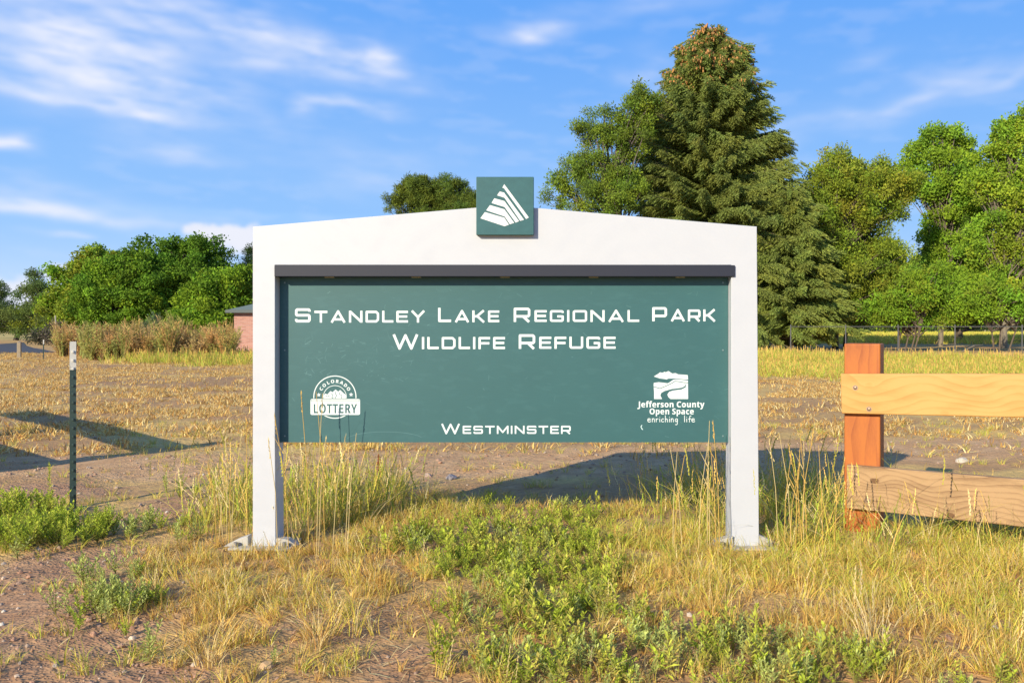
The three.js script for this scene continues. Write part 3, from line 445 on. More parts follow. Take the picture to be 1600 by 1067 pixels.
// beside the spruce
broadTree({ name: 'elm_tree', label: 'thin scraggly elm with bare inner branches beside the tall spruce', px: 985, d: 42, seed: 11, color: [0.20, 0.29, 0.03], color2: [0.14, 0.21, 0.035], geo: sprigFine, density: 1.25, open: 0.0, size: 0.8, clump: 0.22, trunkR: 0.2, branchRate: 0.4, mat: std([0.16, 0.13, 0.11], 0.95), lobes: [[1003, 160, 24], [985, 180, 20], [940, 195, 26], [925, 215, 24], [965, 215, 22], [905, 195, 12], [895, 262, 22], [875, 280, 14], [862, 272, 9], [930, 262, 30], [965, 265, 28], [985, 235, 24], [910, 300, 30], [950, 310, 34], [985, 300, 30], [848, 305, 8], [880, 312, 14], [1000, 200, 22]] });
function spruceTree({ label, px, d, topY, prof, color, seed, cones, skirt = 1.1, dead = 0 }) {
  const r = rngOf(seed), X = (px - CX) / F * d, t = thing('spruce_tree', label, 'tree', [X, 0, -d]), H = EYE + (CY - topY) / F * d, crown = new Copies(), s = new Soup(), tr = new Soup(), cn = new Copies();
  limb([[0, -0.1, 0], [0.05, H * 0.4, 0], [0, H, 0]], H * 0.018, 0.03, 10, tr);
  for (let y = skirt; y < H - 0.05; y += mix(0.27, 0.14, y / H)) {
    const k = y / H, len0 = prof(k), nb = Math.round(mix(13, 6, k));
    for (let b = 0; b < nb; b++) {
      const az = r() * 6.2832, len = len0 * (0.62 + 0.5 * r()) , rise = mix(-0.12, 0.75, Math.pow(k, 1.6)) + (r() - 0.5) * 0.2, droop = mix(0.32, 0.1, k);
      const P = (f) => [Math.cos(az) * len * f, y + len * (rise * f - droop * f * f + 0.12 * f * f * f), Math.sin(az) * len * f];
      limb([P(0), P(0.5), P(1)], 0.02 + 0.012 * len, 0.01, 4, s);
      const steps = Math.max(2, Math.round(len / 0.3));
      const col = jitter(color, r, 0.3);
      for (let i = Math.floor(steps * 0.22); i <= steps; i++) {
        const f = i / steps, p = P(f), wdt = 0.55 * (1 - f * 0.75) * Math.min(1, len / 2.2);
        for (const sd of f > 0.93 ? [0] : [-1, 1, 0, r() * 2 - 1]) { const q = sd * wdt * (0.3 + 0.7 * r()), sc = (0.75 + 0.45 * r()) * Math.min(1, 0.55 + len / 3); const pt = [p[0] - Math.sin(az) * q, p[1] - Math.abs(q) * 0.3 - 0.05 * r(), p[2] + Math.cos(az) * q]; if (pt[1] > 0.45) crown.put(...pt, -0.3 + (r() - 0.5) * 0.5, -az + Math.PI / 2 + sd * 0.6 + (r() - 0.5) * 0.4, (r() - 0.5) * 0.5, sc, sc, sc, jitter(col, r, 0.2)); }
        if (cones && k > 0.72 && f > 0.4 && r() < cones * sstep(0.70, 0.88, k)) for (let c = 0; c < 7; c++) cn.put(p[0] * (1 + 0.14 * r()) + (r() - 0.5) * 0.4, p[1] - 0.05 - r() * 0.25, p[2] * (1 + 0.14 * r()) + (r() - 0.5) * 0.4, (r() - 0.5) * 0.5, r() * 6, (r() - 0.5) * 0.5, 1, 1, 1, jitter([0.40, 0.20, 0.06], r, 0.7));
      }
    }
  }
  crown.put(0, H, 0, -1.4, 0, 0, 0.6, 0.6, 0.6, color);
  part('trunk', tr.geo(), bark, t); part('branches', s.geo(), bark, t);
  if (dead) { const ds = new Soup(); for (let i = 0; i < dead; i++) { const az = r() * 6.28, y = 0.5 + r() * 0.9, l = 1 + r() * 1.6; limb([[0, y, 0], [Math.cos(az) * l * 0.6, y + 0.1, Math.sin(az) * l * 0.6], [Math.cos(az) * l, y - 0.5 * r(), Math.sin(az) * l]], 0.04, 0.012, 5, ds); } part('dead_branches', ds.geo(), paleBark, t); }
  crown.build('crown', sprayGeo, leafy, t);
  if (cn.n) { const lg = new THREE.SphereGeometry(0.055, 7, 6); lg.scale(0.8, 1.7, 0.8); cn.build('cones', lg, std([1, 1, 1], 0.8), t); }
  return t;
}
const sprayGeo = (() => { // a hanging spray of needled twigs, pointing along +z
  const r = rngOf(99), s = new Soup();
  for (let i = 0; i < 7; i++) {
    const o = [(r() - 0.5) * 0.28, (r() - 0.5) * 0.12, (r() - 0.5) * 0.4], d = norm3([(r() - 0.5) * 1.1, -0.5 - r() * 0.7, 0.7 + r() * 0.4]), l = 0.34 + 0.25 * r(), sd = norm3(cross3(d, rdir(r))), up = cross3(sd, d), k = 0.85 + 0.3 * r(), c = [k, k, k];
    for (let j = 0; j < 5; j++) { const p = add3(o, d, l * j / 5), a = j * 1.25 + r(), e = add3(add3([0, 0, 0], sd, Math.cos(a)), up, Math.sin(a)), tip = add3(add3(p, d, 0.13), e, 0.06), w = cross3(d, e); s.tri(add3(p, w, 0.03), add3(p, w, -0.03), tip, c); s.tri(add3(p, w, 0.03), add3(p, w, -0.03), add3(add3(p, d, 0.13), e, -0.055), c); }
  }
  return s.geo();
})();
spruceTree({ label: 'tall dark spruce with rusty cones crowding its top behind the sign', px: 1108, d: 45, topY: 52, seed: 31, color: [0.28, 0.335, 0.075], cones: 0.95, prof: (k) => k > 0.86 ? mix(1.85, 0.45, (k - 0.86) / 0.14) : k > 0.5 ? mix(4.8, 1.85, (k - 0.5) / 0.36) : mix(7.0, 4.8, k / 0.5) });
spruceTree({ label: 'lower broad spruce with dead bottom branches in front of the tall spruce', px: 1236, d: 42, topY: 300, seed: 32, color: [0.30, 0.36, 0.075], skirt: 1.25, dead: 16, prof: (k) => mix(3.6, 0.5, Math.pow(k, 1.15)) });
// right group
broadTree({ name: 'broadleaf_tree', label: 'olive green tree with reddish top beside the lower spruce', px: 1320, d: 45, seed: 12, color: GO, color2: [0.30, 0.33, 0.035], geo: sprigFine, density: 1.3, open: -0.2, trunkR: 0.2, stems: 3, minY: 1.2, branchRate: 0.7, lobes: [[1350, 495, 24], [1285, 490, 24], [1405, 318, 22], [1395, 280, 20], [1418, 285, 20], [1375, 262, 14], [1260, 310, 24], [1400, 440, 26], [1305, 262, 24], [1290, 300, 36], [1335, 275, 22], [1320, 320, 42], [1270, 350, 34], [1365, 290, 28], [1310, 380, 46], [1360, 350, 36], [1340, 430, 46], [1290, 440, 44], [1385, 410, 32], [1320, 478, 34], [1380, 465, 34]] });
broadTree({ name: 'broadleaf_tree', label: 'low leafy tree with several thin stems by the pipe fence', px: 1415, d: 40, seed: 13, color: G2, color2: GO, geo: sprigFine, density: 1.4, open: -0.02, gap: 1.1, trunkR: 0.09, stems: 4, minY: 1.2, branchRate: 0.6, lobes: [[1375, 485, 20], [1410, 495, 16], [1455, 495, 18], [1420, 462, 30], [1450, 472, 30], [1395, 480, 22], [1480, 478, 26], [1435, 445, 24], [1470, 440, 26]] });
broadTree({ name: 'broadleaf_tree', label: 'low leafy tree under the tallest cottonwood by the pale fence end', px: 1560, d: 39, seed: 17, color: G2, color2: GO, geo: sprigFine, density: 1.3, open: 0.0, gap: 1.1, trunkR: 0.08, stems: 3, minY: 1.2, branchRate: 0.5, lobes: [[1515, 485, 22], [1550, 480, 24], [1590, 478, 26], [1570, 455, 24], [1620, 470, 26], [1535, 460, 20]] });
broadTree({ name: 'cottonwood_tree', label: 'bright green cottonwood with twin tops beyond the pipe fence', px: 1470, d: 50, seed: 14, color: [0.235, 0.38, 0.03], color2: G2, geo: sprigPoplar, density: 1.2, open: 0.02, gap: 1.0, trunkR: 0.17, branchRate: 0.7, mat: paleBark, lobes: [[1460, 208, 11], [1488, 211, 11], [1424, 243, 13], [1514, 246, 12], [1505, 225, 9], [1455, 222, 20], [1485, 225, 22], [1430, 255, 22], [1475, 262, 30], [1505, 260, 26], [1440, 295, 26], [1480, 305, 34], [1520, 320, 28], [1475, 355, 30], [1500, 400, 40], [1460, 415, 26], [1480, 450, 36]] });
broadTree({ name: 'cottonwood_tree', label: 'tallest light green cottonwood standing furthest along the pipe fence', px: 1570, d: 46, seed: 15, color: [0.25, 0.395, 0.03], color2: [0.34, 0.42, 0.035], geo: sprigPoplar, density: 1.2, open: 0.02, gap: 1.0, trunkR: 0.18, branchRate: 0.7, mat: paleBark, lobes: [[1572, 203, 12], [1600, 183, 12], [1550, 232, 11], [1528, 285, 20], [1592, 200, 22], [1565, 225, 22], [1610, 230, 30], [1545, 255, 24], [1585, 270, 36], [1555, 320, 36], [1605, 330, 40], [1540, 380, 38], [1590, 400, 42], [1550, 450, 40], [1600, 470, 36], [1640, 300, 50], [1650, 420, 55], [1520, 470, 26]] });
broadTree({ name: 'broadleaf_tree', label: 'dark green tree filling the gap behind the cottonwoods', px: 1500, d: 64, seed: 16, color: [0.17, 0.25, 0.03], geo: sprigBroad, density: 1.2, open: -0.3, trunkR: 0.3, minY: 1.2, lobes: [[1380, 480, 26], [1420, 470, 26], [1500, 490, 26], [1590, 490, 26], [1480, 395, 26], [1540, 390, 30], [1500, 330, 26], [1545, 330, 30], [1600, 360, 34], [1385, 400, 22], [1400, 440, 34], [1440, 430, 28], [1500, 440, 44], [1560, 430, 44], [1620, 420, 44], [1460, 475, 30], [1540, 480, 30]] });

// far wood along the horizon
{
  const r = rngOf(61), c = new Copies();
  for (let i = 0; i < 420; i++) { const d = 150 + r() * 60, x = (r() * 2 - 1) * 170, h = (x < -60 ? 4.5 : 2.2) + 3 * r() * (0.5 + 0.5 * Math.abs(n2(x * 0.05, 3))), w = 2 + r() * 2, col = jitter([0.07, 0.11, 0.04], r, 0.4); for (let k = 0; k < 26; k++) { const e = rdir(r), q = Math.cbrt(r()), s = 1.8 + r(); c.put(x + e[0] * w * q, Math.max(0.3, h * 0.5 + e[1] * h * 0.5 * q), -d + e[2] * w * q, r() * 6, r() * 6, r() * 6, s, s, s, jitter(col, r, 0.3)); } }
  tag(c.build('far_trees', sprigBroad, leafy), 'distant belt of trees closing the horizon', 'trees');
}
// brown brush in front of the left wood
{
  const r = rngOf(71), s = new Soup();
  for (let i = 0; i < 16; i++) { const a = r() * 6.28, l = 0.8 + 0.5 * r(), sp = 0.12 + 0.32 * r(), p0 = [(r() - 0.5) * 0.15, 0, (r() - 0.5) * 0.15], p1 = [Math.cos(a) * sp * 0.4, l * 0.55, Math.sin(a) * sp * 0.4], p2 = [Math.cos(a) * sp, l, Math.sin(a) * sp], k = 0.8 + 0.4 * r(), c = [k, k, k]; limb([p0, p1, p2], 0.008, 0.004, 3, s, c); for (let j = 0; j < 12; j++) { const f = 0.3 + 0.7 * r(), q = add3(f < 0.55 ? p1 : p2, p1, 0).map((v, n) => mix(p1[n], p2[n], (f - 0.55) / 0.45)), d = norm3(add3(rdir(r), [0, 0.6, 0])), sd = norm3(cross3(d, rdir(r))), k2 = 0.85 + 0.4 * r(); s.tri(add3(q, sd, 0.014), add3(q, sd, -0.014), add3(q, d, 0.12), [k2, k2, k2 * 0.9]); } }
  const g = s.geo(), c = new Copies();
  for (let i = 0; i < 760; i++) { const px = 88 + r() * 276, d = 29.5 + r() * 7 + (px < 130 ? 3 : 0), b = at(px, 510, d), h = (0.5 + 0.6 * r() * r() + 0.18 * r() + 0.4 * n2(b.x * 0.5, b.z * 0.5)) * (px > 330 ? 0.95 : 1), green = r() < 0.35; c.put(b.x, 0, b.z, (r() - 0.5) * 0.25, r() * 6, (r() - 0.5) * 0.25, 1, h, 1, jitter(green ? [0.40, 0.38, 0.10] : r() < 0.3 ? [0.56, 0.42, 0.16] : [0.52, 0.33, 0.14], r, 0.45)); }
  tag(c.build('dry_brush', g, leafMat([1, 1, 1], 0.25, { vertexColors: true })), 'long bank of brown twiggy brush before the wood and pink building', 'brush');
  broadTree({ name: 'sage_bush', label: 'grey green bush poking out of the brown brush', category: 'bush', px: 243, d: 36, seed: 41, color: [0.15, 0.19, 0.08], geo: sprigFine, size: 0.6, density: 1.4, trunkR: 0.06, stems: 3, minY: 0.3, lobes: [[243, 508, 12], [232, 518, 12], [258, 518, 12]] });
}

// ------------------------------------------------------------------ grasses and weeds
function tuft(seed, n, h, spread, lean, width, cols, segs = 3, heads = 0) {
  const r = rngOf(seed), s = new Soup();
  for (let i = 0; i < n; i++) {
    const a = r() * 6.2832, b = r() * spread, o = [Math.cos(a) * b, -0.01, Math.sin(a) * b], da = a + (r() - 0.5) * 2, ln = lean * (0.3 + r()), l = h * (0.5 + 0.6 * r()), w = width * (0.7 + 0.6 * r()), fa = r() * 6.28, sd = [Math.cos(fa) * w / 2, 0, Math.sin(fa) * w / 2], c0 = cols[Math.floor(r() * cols.length)], k = 0.8 + 0.4 * r(), c = c0.map((v) => v * k);
    let prev = null;
    for (let j = 0; j <= segs; j++) { const f = j / segs, x = ln * l * f * f, p = [o[0] + Math.cos(da) * x, o[1] + l * (f - 0.18 * ln * f * f * f), o[2] + Math.sin(da) * x], t = 1 - f * f * 0.9, q = [add3(p, sd, t), add3(p, sd, -t)]; if (prev) s.quad(prev[0], prev[1], q[1], q[0], c); prev = q; }
    if (r() < heads) { const p = [o[0] + Math.cos(da) * ln * l, o[1] + l * (1 - 0.18 * ln), o[2] + Math.sin(da) * ln * l]; for (let j = 0; j < 7; j++) { const y = -0.07 + 0.018 * j, e = rdir(r), q = add3(p, [0, y, 0]); s.tri(add3(q, sd, 1.4), add3(q, sd, -1.4), add3(add3(q, [0, 0.025, 0]), e, 0.007), c.map((v) => v * 1.1)); } }
  }
  return s.geo();
}
const grassMat = leafMat([1, 1, 1], 0.26, { vertexColors: true });
const GOLD = [0.74, 0.49, 0.13], STRAW = [0.78, 0.62, 0.29], RUST = [0.50, 0.27, 0.085], YG = [0.58, 0.52, 0.08], GG = [0.34, 0.41, 0.055], BG = [0.24, 0.32, 0.065];
const dryA = tuft(1, 14, 0.13, 0.035, 0.7, 0.0045, [GOLD, STRAW, GOLD, RUST]), dryB = tuft(2, 12, 0.10, 0.05, 1.1, 0.004, [GOLD, RUST, STRAW, YG]), dryC = tuft(3, 16, 0.16, 0.04, 0.5, 0.004, [STRAW, GOLD, YG], 3, 0.25), mixA = tuft(4, 14, 0.14, 0.04, 0.7, 0.0048, [YG, GOLD, YG, GG, STRAW]);
const tallA = tuft(5, 9, 0.36, 0.07, 0.85, 0.006, [YG, GG, YG, STRAW], 5, 0.25), tallB = tuft(6, 8, 0.42, 0.07, 0.7, 0.005, [GG, BG, YG, GOLD], 5, 0.3), tallDry = tuft(7, 5, 0.44, 0.07, 0.5, 0.0038, [GOLD, STRAW, YG], 4, 0.55);
const farA = tuft(8, 9, 0.09, 0.09, 0.9, 0.012, [[0.82, 0.58, 0.19], [0.85, 0.69, 0.33], GOLD, RUST], 2), farB = tuft(9, 9, 0.3, 0.12, 0.5, 0.014, [YG, [0.5, 0.52, 0.08], GG, [0.42, 0.46, 0.06], GOLD], 3), farC = tuft(10, 8, 0.4, 0.1, 0.5, 0.014, [YG, GOLD, STRAW, GG], 3, 0.3);
function weed(seed, h, leaves, ll, lw, cols, stems) {      // upright leafy weed: branching stems set with narrow leaves
  const r = rngOf(seed), s = new Soup();
  for (let k = 0; k < stems; k++) {
    const a = r() * 6.28, sp = k ? 0.25 + 0.45 * r() : 0.05, l = h * (k ? 0.55 + 0.4 * r() : 1), y0 = k ? h * 0.15 * r() : 0, P = (f) => [Math.cos(a) * sp * l * f, y0 + l * (f - 0.15 * sp * f * f), Math.sin(a) * sp * l * f], c0 = cols[Math.floor(r() * cols.length)];
    limb([P(0), P(0.5), P(1)], 0.0025, 0.001, 3, s, [0.30, 0.26, 0.08]);
    for (let i = 0; i < leaves; i++) { const f = 0.12 + 0.88 * Math.pow(i / leaves, 0.8), p = P(f), b = i * 2.4 + r(), el = mix(0.15, 1.1, f) + (r() - 0.5) * 0.5, d = norm3([Math.cos(b) * Math.cos(el), Math.sin(el), Math.sin(b) * Math.cos(el)]), sd = norm3(cross3(d, [0.01, 1, 0.02])), L = ll * (0.7 + 0.6 * r()) * mix(1, 0.6, f), m = add3(p, d, L * 0.5), tip = add3(add3(p, d, L), [0, -0.12 * L, 0]), kk = 0.8 + 0.4 * r(), c = c0.map((v) => v * kk); s.tri(p, add3(m, sd, lw), tip, c).tri(p, tip, add3(m, sd, -lw), c); }
  }
  return s.geo();
}
const W1 = [0.45, 0.53, 0.05], W2 = [0.42, 0.51, 0.06], W3 = [0.50, 0.55, 0.15], W4 = [0.56, 0.58, 0.075];
const weedA = weed(1, 0.15, 26, 0.032, 0.0042, [W1, W4, W2], 6), weedB = weed(2, 0.17, 22, 0.042, 0.0045, [W3, W2, W3], 4), weedD = weed(4, 0.21, 15, 0.055, 0.008, [W4, W1, [0.5, 0.42, 0.09]], 3), weedC = weed(3, 0.12, 24, 0.026, 0.004, [W1, W2], 7);
const weedMain = blobs([[790, 868, 150, 40], [880, 820, 60, 26], [700, 862, 90, 26], [900, 880, 80, 40], [760, 900, 110, 34], [860, 930, 100, 40], [620, 862, 40, 14, 0.6], [520, 800, 30, 8, 0.2], [760, 800, 40, 12, 0.5]]);
const weedGrey = blobs([[770, 960, 90, 50, 0.8], [900, 985, 140, 50, 0.9], [1050, 1030, 140, 40], [1200, 1035, 130, 36], [1330, 1055, 90, 22], [880, 1050, 200, 30, 0.9], [1020, 1070, 330, 25], [600, 1062, 60, 14, 0.3], [1480, 1075, 120, 18, 0.4]]);
const weedLeft = blobs([[60, 825, 105, 32], [10, 810, 80, 34], [20, 850, 80, 16]]);
const weedLow = blobs([[170, 915, 60, 22, 0.8], [100, 935, 66, 20, 0.8], [190, 960, 70, 22, 0.7], [170, 985, 50, 14, 0.6], [225, 825, 70, 12, 0.6], [260, 845, 80, 10, 0.5], [230, 1030, 40, 16, 0.35], [400, 1045, 60, 14, 0.3], [60, 880, 70, 8, 0.3], [300, 770, 80, 10, 0.3]]);
const dryMask = blobs([[420, 880, 190, 46], [320, 930, 130, 50], [560, 900, 150, 46], [480, 960, 150, 50, 0.6], [640, 810, 110, 34], [1130, 870, 190, 44], [1250, 940, 260, 60], [1450, 920, 240, 70], [1060, 900, 120, 50], [1550, 1010, 160, 60], [1400, 1010, 200, 50, 0.9], [1100, 970, 150, 40, 0.85], [1660, 900, 200, 80], [360, 990, 130, 50, 0.55], [420, 1050, 150, 30, 0.35], [620, 960, 70, 40, 0.4], [900, 800, 160, 14, 0.6], [290, 870, 60, 30, 0.7]]);
const mixMask = blobs([[1150, 855, 170, 30], [1300, 880, 200, 44], [1500, 870, 180, 40], [1420, 930, 160, 40, 0.7], [1560, 960, 120, 40, 0.7], [1000, 850, 90, 40, 0.8], [1080, 900, 90, 40, 0.6], [700, 800, 100, 20, 0.5]]);
const tallL = blobs([[470, 800, 110, 36], [560, 795, 80, 30], [370, 800, 50, 44], [430, 830, 60, 20, 0.8], [340, 830, 40, 20, 0.6]]);
const tallR = blobs([[1065, 800, 75, 36], [1110, 830, 40, 20, 0.8], [1240, 820, 70, 46], [1330, 850, 110, 26, 0.9], [1480, 850, 160, 22, 0.55], [1290, 790, 60, 30, 0.8]]);
const clear = (x, z, k = 0) => { const lx = Math.abs(Math.abs(x + 0.246) - 1.3); return (Math.abs(z + 4.57) < 0.1 && lx < 0.09) || (lx < 0.2 && z < -4.25 && z > -4.68 && k < 0.25) || (Math.hypot(x - 1.84, (z + 4.72) * 0.7) < 0.2 && k < 0.85); };
function scatter(name, label, category, geos, n, area, mask, seed, put) {
  const r = rngOf(seed), cs = geos.map(() => new Copies());
  for (let i = 0; i < n; i++) { const [x, z] = area(r); const w = mask(x, z); if (r() > w || clear(x, z, r())) continue; const k = Math.floor(r() * geos.length); put(cs[k], x, groundY(x, z), z, r, w); }
  cs.forEach((c, k) => { if (c.n) tag(c.build(name, geos[k], grassMat), label[k] || label[0], category); });
}
const nearArea = (r) => { const z = -2.3 - r() * 4.6; return [(r() * 2 - 1) * (1.2 - z * 0.72), z]; };
const stand = (lo, hi, tilt = 0.25, tint = 0.3) => (c, x, y, z, r) => { const s = lo + (hi - lo) * r(), t = 1 + (r() - 0.5) * tint; c.put(x, y, z, (r() - 0.5) * tilt, r() * 6.28, (r() - 0.5) * tilt, s * (0.9 + 0.3 * r()), s, s * (0.9 + 0.3 * r()), [t, t, t]); };
scatter('dry_grass', ['short golden dry grass round the sign posts', 'low flattened rusty dry grass before the sign', 'seeding straw coloured grass before the sign'], 'grass', [dryA, dryB, dryC], 40000, nearArea, (x, z) => Math.max(dryMask(x, z), 0.5 * weedGrey(x, z)) * (1 - 0.55 * Math.max(weedMain(x, z), weedGrey(x, z))) * (0.15 + 0.85 * sstep(-0.2, 0.3, fbm2(x * 3, z * 3, 2))) * (1 - 0.7 * bareSpots(x, z)), 101, stand(0.3, 0.85, 0.95, 0.5));
scatter('green_gold_grass', ['mixed green and gold short grass below the fence post'], 'grass', [mixA], 19000, nearArea, (x, z) => mixMask(x, z) * 0.8 * (0.4 + 0.6 * sstep(-0.3, 0.25, fbm2(x * 3 + 5, z * 3, 2))), 102, stand(0.35, 0.95, 0.7, 0.4));
scatter('tall_grass', ['tall yellow green grass round the sign legs', 'tall fresh green grass blades by the sign legs', 'tall arching green grass blades by the sign legs', 'tall dry seeding stalks by the sign legs'], 'grass', [tallA, tallB, tallB, tallDry], 14000, nearArea, (x, z) => Math.max(tallL(x, z), tallR(x, z)) * (0.2 + 0.95 * sstep(-0.2, 0.35, fbm2(x * 3.2 + 11, z * 3.2, 2))), 103, stand(0.35, 1.15, 0.6, 0.4));
scatter('leafy_weeds', ['bright green leafy weeds spread before the sign', 'small leafed green weeds spread before the sign', 'tall broad leafed weeds spread before the sign'], 'weeds', [weedA, weedC, weedD], 16000, nearArea, (x, z) => Math.max(weedMain(x, z) * 0.7 * (0.35 + 0.65 * sstep(-0.25, 0.15, fbm2(x * 4, z * 4 + 8, 2))), weedGrey(x, z) * 0.13), 104, stand(0.35, 0.85, 0.5));
scatter('grey_weeds', ['grey green narrow leafed weeds along the bottom edge of the verge', 'pale yellow green weeds along the bottom edge of the verge'], 'weeds', [weedB, weedD], 16000, nearArea, (x, z) => Math.max(weedGrey(x, z) * 0.42 * (0.2 + 0.8 * sstep(-0.2, 0.15, fbm2(x * 4 + 3, z * 4, 2))), weedMain(x, z) * 0.1), 105, stand(0.35, 0.85, 0.5));
scatter('low_weeds', ['low scattered weeds on the bare reddish soil', 'pale scattered weeds on the bare reddish soil'], 'weeds', [weedC, weedB], 9000, nearArea, (x, z) => weedLow(x, z) * 0.5, 106, stand(0.35, 0.95));
scatter('sparse_grass', ['sparse flattened grass in the bare soil', 'sparse mixed grass in the bare soil'], 'grass', [dryB, mixA], 20000, (r) => { const z = -2.3 - r() * 8; return [(r() * 2 - 1) * (1.4 - z * 0.75), z]; }, (x, z) => 0.75 * sstep(0.0, 0.35, fbm2(x * 0.9 + 3, z * 2.2, 3)) * (1 - 0.6 * track(x, z)), 107, stand(0.3, 0.75));
scatter('mown_grass', ['dry mown grass covering the field behind the sign'], 'grass', [farA], 110000, (r) => { const d = 7.5 + Math.pow(r(), 0.8) * 30; return [(r() * 2 - 1) * (2 + d * 0.72), -d]; }, (x, z) => (1 - 0.93 * track(x, z)) * (1 - 0.8 * brownFar(x, z)) * (0.1 + 0.9 * sstep(-0.1, 0.3, fbm2(x * 0.55 + 2, z * 0.55, 4))), 108, stand(0.5, 1.2, 0.7, 0.4));
scatter('meadow_grass', ['yellow green meadow grass before the trees', 'taller seeding meadow grass before the trees'], 'grass', [farB, farB, farC], 60000, (r) => { const d = 15 + r() * 22; return [(r() * 2 - 1) * (2 + d * 0.8), -d]; }, (x, z) => lushFar(x, z), 109, (c, x, y, z, r) => { const s = 0.5 + 0.7 * r(), t = 1 + (r() - 0.5) * 0.35; c.put(x, y, z, (r() - 0.5) * 0.2, r() * 6.28, (r() - 0.5) * 0.2, s, s * (z < -26 ? 1.0 : 0.62), s, [t, t, t]); });

scatter('far_meadow', ['yellow meadow far beyond the pipe fence'], 'grass', [farB], 14000, (r) => { const d = 56 + r() * 75; return [d * (0.1 + r() * 0.62), -d]; }, (x, z) => 0.35 + 0.65 * sstep(70, 72, -z), 110, (c, x, y, z, r) => { const s = 1.6 + r(), t = 1.15 + (r() - 0.5) * 0.3; c.put(x, 0, z, 0, r() * 6.28, 0, s * 1.6, s * 0.75, s * 1.6, [t * 1.15, t, t]); });
